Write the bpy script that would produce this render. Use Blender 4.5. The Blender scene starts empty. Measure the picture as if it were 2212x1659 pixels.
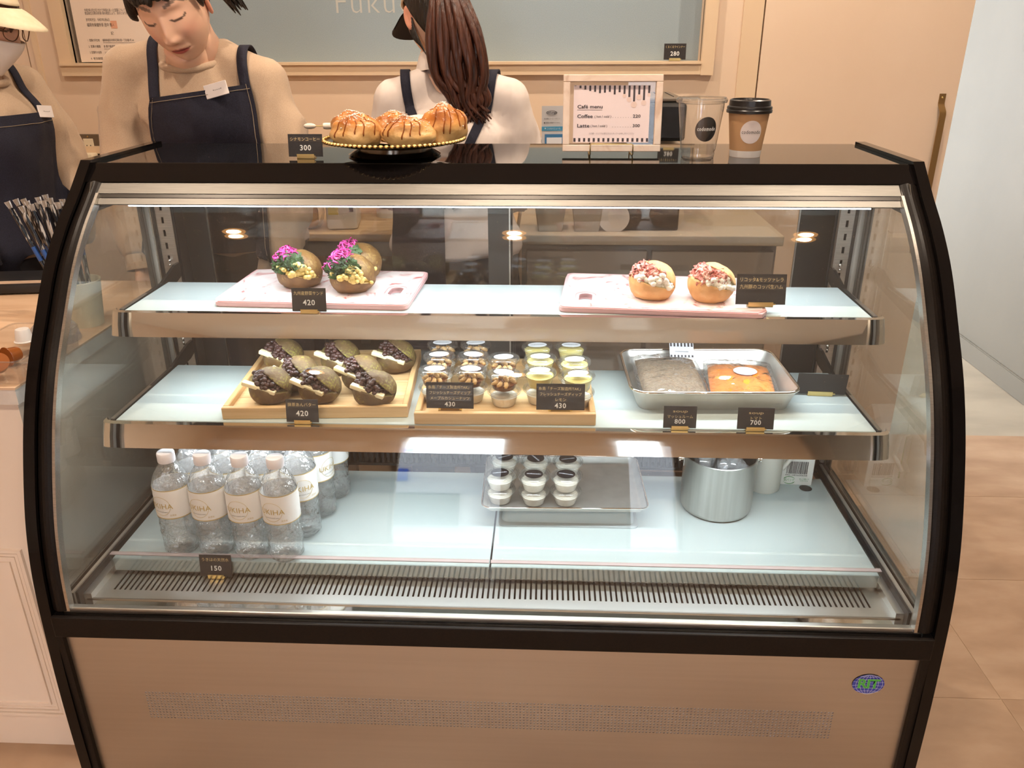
import bpy, bmesh, math, random
from mathutils import Vector, Matrix, noise
from math import sin, cos, pi, sqrt, radians, exp
random.seed(7)
SC = bpy.context.scene
COL = SC.collection

# ------------------------------------------------------------------ camera
def make_camera():
    p, yaw, roll = radians(23.15), radians(2.609), radians(-.2575)
    R0 = Vector((cos(yaw), sin(yaw), 0)); U = Vector((-sin(yaw)*sin(p), cos(yaw)*sin(p), cos(p)))
    F = Vector((-sin(yaw)*cos(p), cos(yaw)*cos(p), -sin(p)))
    R = R0*cos(roll) + U*sin(roll); V = -R0*sin(roll) + U*cos(roll)
    cam = bpy.data.cameras.new('camera'); cam.sensor_width = 36; cam.sensor_fit = 'HORIZONTAL'
    cam.lens = 1755.16/2212*36; cam.clip_start = .05; cam.clip_end = 60
    o = bpy.data.objects.new('camera', cam); COL.objects.link(o)
    o.matrix_world = Matrix(((R.x, V.x, -F.x, .099), (R.y, V.y, -F.y, 0), (R.z, V.z, -F.z, 1.40), (0, 0, 0, 1)))
    SC.camera = o
make_camera()

# ------------------------------------------------------------------ world, daylight, exposure
W = bpy.data.worlds.new('world'); SC.world = W; W.use_nodes = True
bg = W.node_tree.nodes['Background']; bg.inputs[0].default_value = (.90, .95, 1, 1); bg.inputs[1].default_value = 8.5
vs = SC.view_settings
vs.view_transform = 'Standard'; vs.look = 'None'; vs.gamma = 1; vs.use_curve_mapping = False; vs.exposure = 0.30
cy = SC.cycles
cy.max_bounces = 8; cy.transparent_max_bounces = 26; cy.transmission_bounces = 4; cy.glossy_bounces = 4; cy.diffuse_bounces = 4
cy.use_light_tree = False; cy.use_adaptive_sampling = True; cy.adaptive_threshold = .035; cy.caustics_reflective = False; cy.caustics_refractive = False; cy.sample_clamp_indirect = 4

def area_light(name, loc, rot, sx, sy, power, color, spread=pi, portal=False):
    l = bpy.data.lights.new(name, 'AREA'); l.shape = 'RECTANGLE'; l.size = sx; l.size_y = sy
    l.energy = power; l.color = color; l.spread = spread
    if portal: l.cycles.is_portal = True
    o = bpy.data.objects.new(name, l); COL.objects.link(o); o.location = loc; o.rotation_euler = rot
    return o
# daylight portals in the two shop-front openings
area_light('daylight', (-.56, -2.98, 1.15), (radians(90), 0, pi), .78, 2.2, 1, (1, 1, 1), portal=True)
area_light('daylight', (.825, -2.98, 1.15), (radians(90), 0, pi), .37, 2.2, 1, (1, 1, 1), portal=True)

# ------------------------------------------------------------------ materials
MATS = {}
def mat(name, col=(.8, .8, .8), rough=.5, metal=0, **k):
    if name in MATS: return MATS[name]
    m = bpy.data.materials.new(name); m.use_nodes = True; MATS[name] = m
    b = m.node_tree.nodes['Principled BSDF']
    b.inputs['Base Color'].default_value = (*col, 1); b.inputs['Roughness'].default_value = rough; b.inputs['Metallic'].default_value = metal
    for kk, v in k.items(): b.inputs[kk].default_value = v
    return m
def srgb(r, g, b):
    f = lambda c: (c/255/12.92 if c/255 <= .04045 else ((c/255+.055)/1.055)**2.4)
    return (f(r), f(g), f(b))
def nodes(m): return m.node_tree.nodes, m.node_tree.links, m.node_tree.nodes['Principled BSDF']
def coords(m, scale=(1, 1, 1), kind='Object'):
    n, l, b = nodes(m)
    t = n.new('ShaderNodeTexCoord'); mp = n.new('ShaderNodeMapping'); mp.inputs['Scale'].default_value = scale
    l.new(t.outputs[kind], mp.inputs[0]); return mp.outputs[0]
def noise_mat(name, cols, scale=(5, 5, 5), nscale=1.0, detail=4, rough=.5, metal=0, lo=.35, hi=.65, bump=0, dist=0, bscale=None, **k):
    """colour ramp over a noise; bump uses the same noise or a finer one"""
    if name in MATS: return MATS[name]
    m = mat(name, cols[0], rough, metal, **k); n, l, b = nodes(m)
    c = coords(m, scale); nz = n.new('ShaderNodeTexNoise'); nz.inputs['Scale'].default_value = nscale; nz.inputs['Detail'].default_value = detail
    nz.inputs['Distortion'].default_value = dist
    l.new(c, nz.inputs['Vector']); r = n.new('ShaderNodeValToRGB'); l.new(nz.outputs[0], r.inputs[0])
    e = r.color_ramp.elements; e[0].position = lo; e[1].position = hi
    e[0].color = (*cols[0], 1); e[1].color = (*cols[-1], 1)
    for i, cc in enumerate(cols[1:-1]):
        x = e.new(lo+(hi-lo)*(i+1)/(len(cols)-1)); x.color = (*cc, 1)
    l.new(r.outputs[0], b.inputs['Base Color'])
    if bump:
        bm = n.new('ShaderNodeBump'); bm.inputs['Strength'].default_value = bump; bm.inputs['Distance'].default_value = .01
        src = nz
        if bscale:
            src = n.new('ShaderNodeTexNoise'); src.inputs['Scale'].default_value = bscale; src.inputs['Detail'].default_value = 5; l.new(c, src.inputs['Vector'])
        l.new(src.outputs[0], bm.inputs['Height']); l.new(bm.outputs[0], b.inputs['Normal'])
    return m
def clear_mat(name, tint=(1, 1, 1), f0=.04, gain=1.0, rough=0.0, body=0.0, body_col=(1, 1, 1), ripple=0, rscale=60, edge=None):
    """thin clear sheet: straight-through transparency plus Fresnel gloss on each face, with an optional milky share"""
    if name in MATS: return MATS[name]
    m = bpy.data.materials.new(name); m.use_nodes = True; MATS[name] = m
    n, l = m.node_tree.nodes, m.node_tree.links; n.remove(n['Principled BSDF']); out = n['Material Output']
    lw = n.new('ShaderNodeLayerWeight'); lw.inputs[0].default_value = .5
    pw = n.new('ShaderNodeMath'); pw.operation = 'POWER'; pw.inputs[1].default_value = 5; l.new(lw.outputs['Facing'], pw.inputs[0])
    ma = n.new('ShaderNodeMath'); ma.operation = 'MULTIPLY_ADD'; ma.inputs[1].default_value = (1-f0)*gain*.8; ma.inputs[2].default_value = f0*gain; l.new(pw.outputs[0], ma.inputs[0])
    tr = n.new('ShaderNodeBsdfTransparent'); tr.inputs[0].default_value = (*tint, 1)
    if edge:
        p2 = n.new('ShaderNodeMath'); p2.operation = 'POWER'; p2.inputs[1].default_value = 2.2; l.new(lw.outputs['Facing'], p2.inputs[0])
        mc = n.new('ShaderNodeMix'); mc.data_type = 'RGBA'; l.new(p2.outputs[0], mc.inputs[0]); mc.inputs[6].default_value = (*tint, 1); mc.inputs[7].default_value = (*edge, 1); l.new(mc.outputs[2], tr.inputs[0])
    gl = n.new('ShaderNodeBsdfGlossy'); gl.inputs['Roughness'].default_value = rough
    if ripple:
        c = n.new('ShaderNodeTexCoord'); nz = n.new('ShaderNodeTexNoise'); nz.inputs['Scale'].default_value = rscale; nz.inputs['Detail'].default_value = 2; l.new(c.outputs['Object'], nz.inputs['Vector'])
        bp = n.new('ShaderNodeBump'); bp.inputs['Strength'].default_value = ripple; bp.inputs['Distance'].default_value = .01; l.new(nz.outputs[0], bp.inputs['Height']); l.new(bp.outputs[0], gl.inputs['Normal']); l.new(bp.outputs[0], lw.inputs['Normal'])
    mx = n.new('ShaderNodeMixShader'); l.new(ma.outputs[0], mx.inputs[0]); l.new(gl.outputs[0], mx.inputs[2])
    if body:
        df = n.new('ShaderNodeBsdfDiffuse'); df.inputs[0].default_value = (*body_col, 1)
        m2 = n.new('ShaderNodeMixShader'); m2.inputs[0].default_value = body; l.new(tr.outputs[0], m2.inputs[1]); l.new(df.outputs[0], m2.inputs[2]); l.new(m2.outputs[0], mx.inputs[1])
    else: l.new(tr.outputs[0], mx.inputs[1])
    l.new(mx.outputs[0], out.inputs[0]); return m
def glow_mat(name, col, strength):
    if name in MATS: return MATS[name]
    m = mat(name, (.8, .8, .8), .4); b = m.node_tree.nodes['Principled BSDF']
    b.inputs['Emission Color'].default_value = (*col, 1); b.inputs['Emission Strength'].default_value = strength; m.cycles.emission_sampling = 'NONE'; return m

# ------------------------------------------------------------------ mesh building
class MB:
    def __init__(s): s.v = []; s.f = []; s.mi = []; s.cur = 0
    def add(s, vs, fs):
        o = len(s.v); s.v += [tuple(x) for x in vs]; s.f += [tuple(i+o for i in f) for f in fs]; s.mi += [s.cur]*len(fs); return s
    def box(s, x0, x1, y0, y1, z0, z1):
        return s.add([(x0, y0, z0), (x1, y0, z0), (x1, y1, z0), (x0, y1, z0), (x0, y0, z1), (x1, y0, z1), (x1, y1, z1), (x0, y1, z1)],
                     [(0, 3, 2, 1), (4, 5, 6, 7), (0, 1, 5, 4), (1, 2, 6, 5), (2, 3, 7, 6), (3, 0, 4, 7)])
    def cbox(s, c, d): return s.box(c[0]-d[0]/2, c[0]+d[0]/2, c[1]-d[1]/2, c[1]+d[1]/2, c[2]-d[2]/2, c[2]+d[2]/2)
    def rbox(s, c, d, r=.003, seg=2):
        bm = bmesh.new(); bmesh.ops.create_cube(bm, size=1)
        for v in bm.verts: v.co = Vector((c[0]+v.co.x*d[0], c[1]+v.co.y*d[1], c[2]+v.co.z*d[2]))
        bmesh.ops.bevel(bm, geom=bm.edges[:], offset=r, segments=seg, profile=.5, affect='EDGES'); return s.bm(bm)
    def bm(s, bm):
        bm.verts.ensure_lookup_table(); bm.verts.index_update()
        s.add([v.co[:] for v in bm.verts], [[v.index for v in f.verts] for f in bm.faces]); bm.free(); return s
    def lathe(s, prof, n=24, c=(0, 0, 0), cap=True, a0=0, a1=2*pi, sx=1, sy=1):
        full = abs(a1-a0-2*pi) < 1e-6; m = n if full else n+1; vs = []; fs = []
        for r, z in prof:
            for i in range(m):
                a = a0+(a1-a0)*i/n; vs.append((c[0]+r*cos(a)*sx, c[1]+r*sin(a)*sy, c[2]+z))
        for j in range(len(prof)-1):
            for i in range(n):
                k = (i+1) % m if full else i+1
                fs.append((j*m+i, j*m+k, (j+1)*m+k, (j+1)*m+i))
        if cap and full:
            if prof[0][0] > 1e-5: fs.append(tuple(range(m-1, -1, -1)))
            if prof[-1][0] > 1e-5: fs.append(tuple((len(prof)-1)*m+i for i in range(m)))
        return s.add(vs, fs)
    def tube(s, pts, r, n=8, cap=True, flat=1.0):
        """swept round bar; r may be a list; flat squashes it along the frame's second axis"""
        pts = [Vector(p) for p in pts]; rs = r if isinstance(r, (list, tuple)) else [r]*len(pts)
        vs = []; fs = []; up = None
        for i, p in enumerate(pts):
            t = (pts[min(i+1, len(pts)-1)]-pts[max(i-1, 0)]).normalized()
            if up is None:
                up = Vector((0, 0, 1)) if abs(t.z) < .9 else Vector((0, 1, 0))
            a = t.cross(up).normalized(); b = a.cross(t).normalized(); up = b
            for k in range(n):
                w = 2*pi*k/n; vs.append(p+a*cos(w)*rs[i]+b*sin(w)*rs[i]*flat)
        for i in range(len(pts)-1):
            for k in range(n):
                q = (k+1) % n; fs.append((i*n+k, i*n+q, (i+1)*n+q, (i+1)*n+k))
        if cap: fs.append(tuple(range(n-1, -1, -1))); fs.append(tuple((len(pts)-1)*n+k for k in range(n)))
        return s.add(vs, fs)
    def extrude_x(s, poly, x0, x1):
        """closed outline in (y,z) extruded along x"""
        n = len(poly); vs = [(x0, y, z) for y, z in poly]+[(x1, y, z) for y, z in poly]
        fs = [tuple(range(n)), tuple(range(2*n-1, n-1, -1))]+[(i, (i+1) % n+0, (i+1) % n+n, i+n)[::-1] for i in range(n)]
        return s.add(vs, fs)
    def extrude_z(s, poly, z0, z1):
        n = len(poly); vs = [(x, y, z0) for x, y in poly]+[(x, y, z1) for x, y in poly]
        fs = [tuple(range(n-1, -1, -1)), tuple(range(n, 2*n))]+[(i, (i+1) % n, (i+1) % n+n, i+n) for i in range(n)]
        return s.add(vs, fs)
    def sphere(s, c, r, seg=12, ring=8, fn=None):
        rx, ry, rz = r if isinstance(r, (list, tuple)) else (r, r, r); vs = [(0, 0, 1)]
        for j in range(1, ring):
            t = pi*j/ring
            for i in range(seg):
                a = 2*pi*i/seg; vs.append((sin(t)*cos(a), sin(t)*sin(a), cos(t)))
        vs.append((0, 0, -1)); fs = []
        for i in range(seg): fs.append((0, 1+i, 1+(i+1) % seg))
        for j in range(ring-2):
            for i in range(seg):
                a = 1+j*seg+i; b = 1+j*seg+(i+1) % seg; fs.append((a, a+seg, b+seg, b))
        L = len(vs)-1; o = 1+(ring-2)*seg
        for i in range(seg): fs.append((L, o+(i+1) % seg, o+i))
        if fn: vs = [fn(Vector(v)) for v in vs]
        return s.add([(c[0]+v[0]*rx, c[1]+v[1]*ry, c[2]+v[2]*rz) for v in vs], fs)
    def xf(s, M, start=0):
        s.v[start:] = [tuple(M @ Vector(v)) for v in s.v[start:]]; return s
    def mesh(s, name, mats=(), smooth=None):
        me = bpy.data.meshes.new(name); me.from_pydata(s.v, [], s.f)
        for m in (mats if isinstance(mats, (list, tuple)) else [mats]):
            if m: me.materials.append(m)
        if len(me.materials) > 1: me.polygons.foreach_set('material_index', s.mi)
        if smooth is not None:
            me.shade_smooth()
            if smooth < 179: me.set_sharp_from_angle(angle=radians(smooth))
        me.update(); return me
    def build(s, name, m, parent=None, smooth=None, loc=None, rot=None):
        return obj(name, s.mesh(name, m, smooth), parent, loc, rot)
def obj(name, data, parent=None, loc=None, rot=None):
    o = bpy.data.objects.new(name, data); COL.objects.link(o)
    if parent is not None:
        o.parent = parent
        if parent.get('abs'): o.location = -parent.location   # part modelled in room coordinates
    if loc is not None: o.location = loc
    if rot is not None: o.rotation_euler = rot
    return o
def thing(name, label, cat, loc=(0, 0, 0), rotz=0, group=None, room=False, rot=None):
    o = bpy.data.objects.new(name, None); COL.objects.link(o); o.empty_display_size = .02
    o.location = loc; o.rotation_euler = rot or (0, 0, rotz); o['label'] = label; o['category'] = cat
    if group: o['group'] = group
    if room: o['abs'] = 1
    return o
def tag(o, label, cat, group=None):
    o['label'] = label; o['category'] = cat
    if group: o['group'] = group
    return o
def struct(o): o['kind'] = 'structure'; return o
def stuff(o): o['kind'] = 'stuff'; return o
def copy_tree(o, parent=None):
    c = o.copy(); COL.objects.link(c); c.parent = parent
    for ch in list(o.children):
        if ch != c: copy_tree(ch, c)
    return c
_fonts = {}
def text_mesh(body, size, align='CENTER', bold=0.0, res=2, spacing=1.0, width=1.0, ytop='CENTER'):
    c = bpy.data.curves.new('lettering', 'FONT'); c.body = body; c.size = size; c.align_x = align; c.align_y = ytop
    c.resolution_u = res; c.offset = bold*size; c.space_character = spacing; c.fill_mode = 'FRONT'
    o = bpy.data.objects.new('lettering', c); COL.objects.link(o)
    bpy.context.view_layer.update()
    dg = bpy.context.evaluated_depsgraph_get(); me = bpy.data.meshes.new_from_object(o.evaluated_get(dg))
    bpy.data.objects.remove(o); bpy.data.curves.remove(c)
    if width != 1.0:
        for v in me.vertices: v.co.x *= width
    me.name = 'lettering'; return me
STAND = (pi/2, 0, 0)          # lettering standing up, facing the customer (-y)
def text(body, size, m, parent, loc, rot=STAND, fit=None, **k):
    me = text_mesh(body, size, **k); me.materials.clear(); me.materials.append(m)
    if fit and me.vertices:
        w = max(v.co.x for v in me.vertices)-min(v.co.x for v in me.vertices)
        if w > 0:
            q = fit/w
            for v in me.vertices: v.co.x *= q
    return obj('lettering', me, parent, loc, rot)
def wrap_z(me, rfun, a0, z0, off=.0004):
    """bend a flat mesh (x right, y up) round a vertical axis; faces -y at a0 = 0"""
    for v in me.vertices:
        z = z0+v.co.y; r = rfun(z)+off; a = a0+v.co.x/r
        v.co = (r*sin(a), -r*cos(a), z)
def disc_mesh(rx, ry, m, n=28, rings=4):
    b = MB(); vs = [(0, 0, 0)]; fs = []
    for j in range(1, rings+1):
        for i in range(n): a = 2*pi*i/n; vs.append((rx*j/rings*cos(a), ry*j/rings*sin(a), 0))
    for i in range(n):
        fs.append((0, 1+i, 1+(i+1) % n))
        for j in range(rings-1): a = 1+j*n+i; c = 1+j*n+(i+1) % n; fs.append((a, a+n, c+n, c))
    b.add(vs, fs); return b.mesh('disc', m, 179)
def remesh(o, voxel, smooth=0):
    """voxel-fuse a mesh object in place so that overlapping volumes become one skin"""
    md = o.modifiers.new('r', 'REMESH'); md.mode = 'VOXEL'; md.voxel_size = voxel; md.use_smooth_shade = True
    if smooth:
        sm = o.modifiers.new('s', 'SMOOTH'); sm.iterations = smooth; sm.factor = .5
    bpy.context.view_layer.update(); dg = bpy.context.evaluated_depsgraph_get()
    me = bpy.data.meshes.new_from_object(o.evaluated_get(dg)); old = o.data; ms = list(old.materials)
    o.modifiers.clear(); o.data = me
    me.materials.clear()
    for m in ms: me.materials.append(m)
    me.shade_smooth(); return o
# ------------------------------------------------------------------ the room
M_WALL = noise_mat('cream_paint', [srgb(228, 203, 178), srgb(232, 208, 184)], (1, 1, 1), 3, rough=.55, bump=.02, bscale=90)
M_WALLG = noise_mat('pale_grey_paint', [srgb(112, 109, 101), srgb(116, 113, 105)], (1, 1, 1), 3, rough=.6)
M_CEIL = mat('white_ceiling_paint', srgb(244, 238, 228), .8)
M_TRIM = mat('cream_trim_paint', srgb(226, 200, 168), .4)
M_GAP = mat('dark_joint', (.02, .015, .012), .7)
def tile_mat(name, a, b, c):
    m = noise_mat(name, [a, b, c], (1.6, 3.2, 1), 2.6, 9, rough=.42, lo=.26, hi=.74, bump=.05, dist=.15)
    n, l, bs = nodes(m)
    # every tile shows another piece of the stone
    oi = n.new('ShaderNodeObjectInfo'); cmb = n.new('ShaderNodeVectorMath'); cmb.operation = 'SCALE'; cmb.inputs['Scale'].default_value = 23
    cx = n.new('ShaderNodeCombineXYZ'); l.new(oi.outputs['Random'], cx.inputs[0]); l.new(oi.outputs['Random'], cx.inputs[1]); l.new(cx.outputs[0], cmb.inputs[0])
    mp = [x for x in n if x.type == 'MAPPING'][0]; l.new(cmb.outputs[0], mp.inputs['Location'])
    return m
M_TILE = tile_mat('stone_tile', srgb(160, 130, 105), srgb(180, 150, 124), srgb(198, 171, 146))
M_TILEL = noise_mat('pale_stone_floor', [srgb(160, 152, 138), srgb(178, 170, 155)], (1.2, 2.4, 1), 2.5, 8, rough=.4)

fl = struct(MB().box(-2.4, 2.07, -3, 2.7245, -.06, -.0012).box(-2.4, 2.07, 2.7245, 6.2, -.06, -.002).build('floor', [mat('grout', srgb(176, 148, 122), .8), M_TILEL]))
for i, p in enumerate(fl.data.polygons): p.material_index = 0 if i < 6 else 1
PX, PY = .9, .4535
tb = MB(); tb.rbox((0, 0, -.0055), (PX-.0014, PY-.0014, .011), .0005, 1); TM = tb.mesh('tile', M_TILE)
for i in range(-4, 0):
    for j in range(-10, 3):
        x0, y0 = 1.15+i*PX, 1.4747+j*PY
        if x0 < -2.7 or x0+PX > 2.2 or y0 < -3.1: continue
        obj('tile', TM, fl, (x0+PX/2, y0+PY/2, 0))
for j in range(-10, 3): obj('tile', TM, fl, (1.15+PX/2, 1.4747+j*PY+PY/2, 0))
struct(MB().box(-2.45, 2.12, -3.05, 6.25, 2.6, 2.66).build('ceiling', M_CEIL))
# back wall with its window opening, and the end of the partition on the right
wb = MB(); Y0, Y1 = 2.85, 2.97
wx0, wx1, wz0, wz1 = -1.485, .583, 1.321, 2.25
wb.box(-2.4, -1.644, Y0+.004, Y1, 0, 2.6).box(-1.6385, wx0, Y0, Y1, 0, 2.6).box(wx1, .7685, Y0, Y1, 0, 2.6).box(wx0, wx1, Y0, Y1, 0, wz0).box(wx0, wx1, Y0, Y1, wz1, 2.6)
wb.box(.7735, 1.415, Y0-.004, Y1, 0, 2.6)
wall_back = struct(wb.build('wall_back', M_WALL))
struct(MB().box(-1.644, -1.6385, Y0+.012, Y1, 0, 2.6).box(.7685, .7735, Y0+.012, Y1, 0, 2.6).build('trim_3', M_GAP))
struct(MB().box(-2.52, -2.4, -3.05, 6.2, 0, 2.6).build('wall_left', M_WALL))
struct(MB().box(2.07, 2.19, -3.05, 6.2, 0, 2.6).build('wall_right', M_WALLG))
struct(MB().box(2.058, 2.07, -3.0, 6.1, 0, .085).box(2.062, 2.07, -3.0, 6.1, .085, .089).build('baseboard_right', M_WALLG))
struct(MB().box(1.3, 2.07, 6.1, 6.2, 0, 2.6).build('wall_corridor', M_WALLG))
# front wall behind the customer, two tall street openings; pier between added as a figure's dark reflection
wf = MB().box(-2.4, -.95, -3.12, -3, 0, 2.6).box(-.17, .64, -3.12, -3, 0, 2.6).box(1.01, 2.07, -3.12, -3, 0, 2.6).box(-.95, -.17, -3.12, -3, 2.3, 2.6).box(.64, 1.01, -3.12, -3, 2.3, 2.6)
struct(wf.build('wall_front', M_WALL))
for n, xa, xe in ((1, -.95, -.17), (2, .64, 1.01)):
    w = struct(MB().box(xa, xa+.03, -3.1, -3.03, .02, 2.3).box(xe-.03, xe, -3.1, -3.03, .02, 2.3).box(xa, xe, -3.1, -3.03, 2.26, 2.3).box(xa, xe, -3.1, -3.03, .02, .06).build('door_%d' % n, mat('door_frame_paint', srgb(190, 165, 140), .5)))
    MB().box(xa+.03, xe-.03, -3.068, -3.062, .06, 2.26).build('pane', clear_mat('pane_clear'), w)
struct(MB().box(-30, 30, -30, -3.13, -.08, -.02).build('street', mat('pale_paving', (.58, .57, .55), .9)))
hs = thing('street_building', 'pale building across the street with a blue sign band', 'building', (-.6, -11, 0), room=True)
MB().box(-9, 8, -11.4, -11, -.02, 5).build('facade', mat('facade_white', srgb(225, 228, 235), .8), hs)
MB().box(-3.4, -2.2, -11, -10.85, 2.9, 3.4).build('sign_band', mat('sign_blue', srgb(50, 95, 190), .6), hs)
for k in range(6): MB().box(-7.4+k*2.4, -6.1+k*2.4, -11, -10.95, .4, 2.4).build('window', mat('dark_window', (.12, .16, .18), .2), hs)
# window trim, frosted pane and its lettering
wn = struct(MB().box(wx0-.042, wx1+.04, Y0-.022, Y0+.01, wz0-.036, wz0-.0).box(wx0-.042, wx1, Y0-.03, Y0+.05, wz0-.004, wz0+.004)
    .box(wx0-.042, wx0, Y0-.022, Y0+.01, wz0, wz1+.04).box(wx1, wx1+.04, Y0-.024, Y0+.01, wz0-.038, wz1+.04).box(wx0, wx1, Y0-.022, Y0+.01, wz1, wz1+.04).build('window_1', M_TRIM))
M_FROST = noise_mat('frosted_film', [srgb(146, 162, 170), srgb(154, 170, 178)], (1, 1, 1), 400, 2, rough=.34, bump=.03)
MB().box(wx0, wx1, Y0+.05, Y0+.056, wz0, wz1).build('pane', M_FROST, wn)
t = text('Fukuoka', .098, mat('white_film', srgb(190, 192, 186), .5), wn, (-.612, Y0+.0494, 1.4725), align='LEFT', ytop='BOTTOM_BASELINE', spacing=1.12, bold=-.012)
# back wall mouldings
struct(MB().box(-1.615, -1.598, Y0-.008, Y0, 0, 2.5).box(-1.615, -.9, Y0-.014, Y0, 1.033, 1.058).build('trim_1', M_TRIM))
struct(MB().box(.705, .7685, Y0-.005, Y0, 0, 2.5).build('trim_2', M_TRIM))
# ceiling downlights: the three above the case mirror in its curved glass
M_DL = glow_mat('downlight_lens', (1, .72, .40), 42); M_DLR = glow_mat('downlight_ring', (1, .45, .12), 9)
for i, (x, y) in enumerate(((-1.02, 1.25), (-.02, 1.25), (.99, 1.25), (-1.0, -.65), (-.04, -.65), (.93, -.65), (1.72, 4.2), (-1.0, 2.35), (.02, 2.35), (1.02, 2.35))):  # rightmost aisle lamp is added to brighten the partition beside it
    where = 'over the display case' if y == 1.25 else 'over the shop floor' if y < 0 else 'over the work aisle' if y < 3 else 'in the side corridor'
    side = '' if y > 4 else ', leftmost of its row' if x < -.5 else ', rightmost of its row' if x > .3 else ', middle of its row'
    d = thing('downlight', 'round recessed warm downlight %s%s' % (where, side), 'downlight', (x, y, 2.6), group='warm downlights %s' % where)
    MB().lathe([(.028, -.003), (.041, -.006), (.043, 0)], 28, cap=False).build('ring', M_DLR, d, 60)
    MB().lathe([(.0, -.002), (.028, -.003)], 28, cap=False).build('lens', M_DL, d, 60)
    l = bpy.data.lights.new('downlight_beam', 'SPOT'); l.energy = {1.25: 36 if x < -.5 else 44, 2.35: 14 if x < -.5 else 38}.get(y, 42 if y < 3 else 7); l.color = (1, .83, .66); l.spot_size = radians(166); l.spot_blend = .9; l.shadow_soft_size = .022
    o = bpy.data.objects.new('beam', l); COL.objects.link(o); o.parent = d; o.location = (0, 0, -.012)
# ------------------------------------------------------------------ curved glass display case
PROF = [(1.479, 1.1975), (1.421, 1.149), (1.361, 1.103), (1.303, 1.047), (1.244, .97), (1.196, .902), (1.158, .832), (1.128, .76), (1.1, .678), (1.084, .608), (1.0755, .54), (1.0705, .4517), (1.067, .36), (1.066, .24), (1.068, .06)]
def spline(P, per=4):
    out = []
    for i in range(len(P)-1):
        p0, p1, p2, p3 = [Vector(P[max(0, min(len(P)-1, i+k))]) for k in (-1, 0, 1, 2)]
        for j in range(per):
            t = j/per; out.append(tuple(.5*((2*p1)+(p2-p0)*t+(2*p0-5*p1+4*p2-p3)*t*t+(3*p1-p0-3*p2+p3)*t**3)))
    return out+[tuple(P[-1])]
CURVE = spline(PROF)
def py(z):
    for (y0, z0), (y1, z1) in zip(CURVE, CURVE[1:]):
        if z1 <= z <= z0: return y0+(y1-y0)*(z0-z)/max(1e-6, z0-z1)
    return CURVE[-1][0]
def offs(d, za, zb):
    """points of the front curve between heights za > zb, pushed d back into the case"""
    pts = [p for p in CURVE if zb-1e-6 <= p[1] <= za+1e-6]
    if abs(pts[0][1]-za) > 1e-4: pts.insert(0, (py(za), za))
    if abs(pts[-1][1]-zb) > 1e-4: pts.append((py(zb), zb))
    out = []
    for i, p in enumerate(pts):
        a, b = Vector(pts[max(0, i-1)]), Vector(pts[min(len(pts)-1, i+1)]); t = (b-a).normalized()
        nrm = Vector((-t.y, t.x)); nrm = nrm if nrm.x > 0 else -nrm
        out.append((p[0]+nrm.x*d, p[1]+nrm.y*d))
    return out
def band(x0, x1, d0, d1, za, zb):
    return MB().extrude_x(offs(d0, za, zb)+offs(d1, za, zb)[::-1], x0, x1)
BLACK = mat('black_gloss', (.005, .004, .004), .10, 0, **{'Specular IOR Level': .22}); SATIN = noise_mat('black_satin', [(.009, .007, .006), (.014, .010, .008)], (1, 1, 1), 300, rough=.36, **{'Specular IOR Level': .12})
M_ALU = noise_mat('brushed_aluminium', [(.40, .38, .35), (.50, .48, .44)], (2, 60, 60), 12, rough=.32, metal=1)
M_STEEL = noise_mat('brushed_stainless', [(.47, .455, .44), (.49, .475, .46)], (1, 1, 40), 3, rough=.30, metal=1, Anisotropic=.75)
n_, l_, b_ = nodes(M_STEEL); cx_ = n_.new('ShaderNodeCombineXYZ'); cx_.inputs[0].default_value = 1; l_.new(cx_.outputs[0], b_.inputs['Tangent'])
M_MIRROR = mat('polished_stainless', (.88, .84, .78), .05, 1)
M_RAIL = noise_mat('rail_aluminium', [(.19, .18, .165), (.23, .22, .20)], (2, 60, 60), 12, rough=.45, metal=1); M_SATST = mat('satin_steel', (.74, .73, .70), .34, 1)
M_DARKM = mat('dark_bracket', (.05, .045, .04), .3, .6)
M_GLASS = clear_mat('case_glass', (.985, .995, .99), body=.006); M_SIDEG = clear_mat('side_glass', (.90, .91, .89), f0=.055, gain=2.0, body=.05, body_col=(.62, .64, .58)); M_DOORG = clear_mat('door_glass', (.80, .80, .80), f0=.045)  # diffuse share of front and side glass paints in a reflected haze
M_WHITEG = mat('white_backed_glass', srgb(188, 201, 201), .08, 0, **{'Specular IOR Level': .5})
M_SEAL = mat('grey_seal', srgb(150, 145, 136), .5)
M_RUBBER = mat('black_rubber', (.015, .014, .014), .6)
case = thing('display_case', 'curved glass refrigerated display case with black arched frame and steel front', 'display case', (0, 1.4, 0), room=True)
HW = .75
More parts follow.
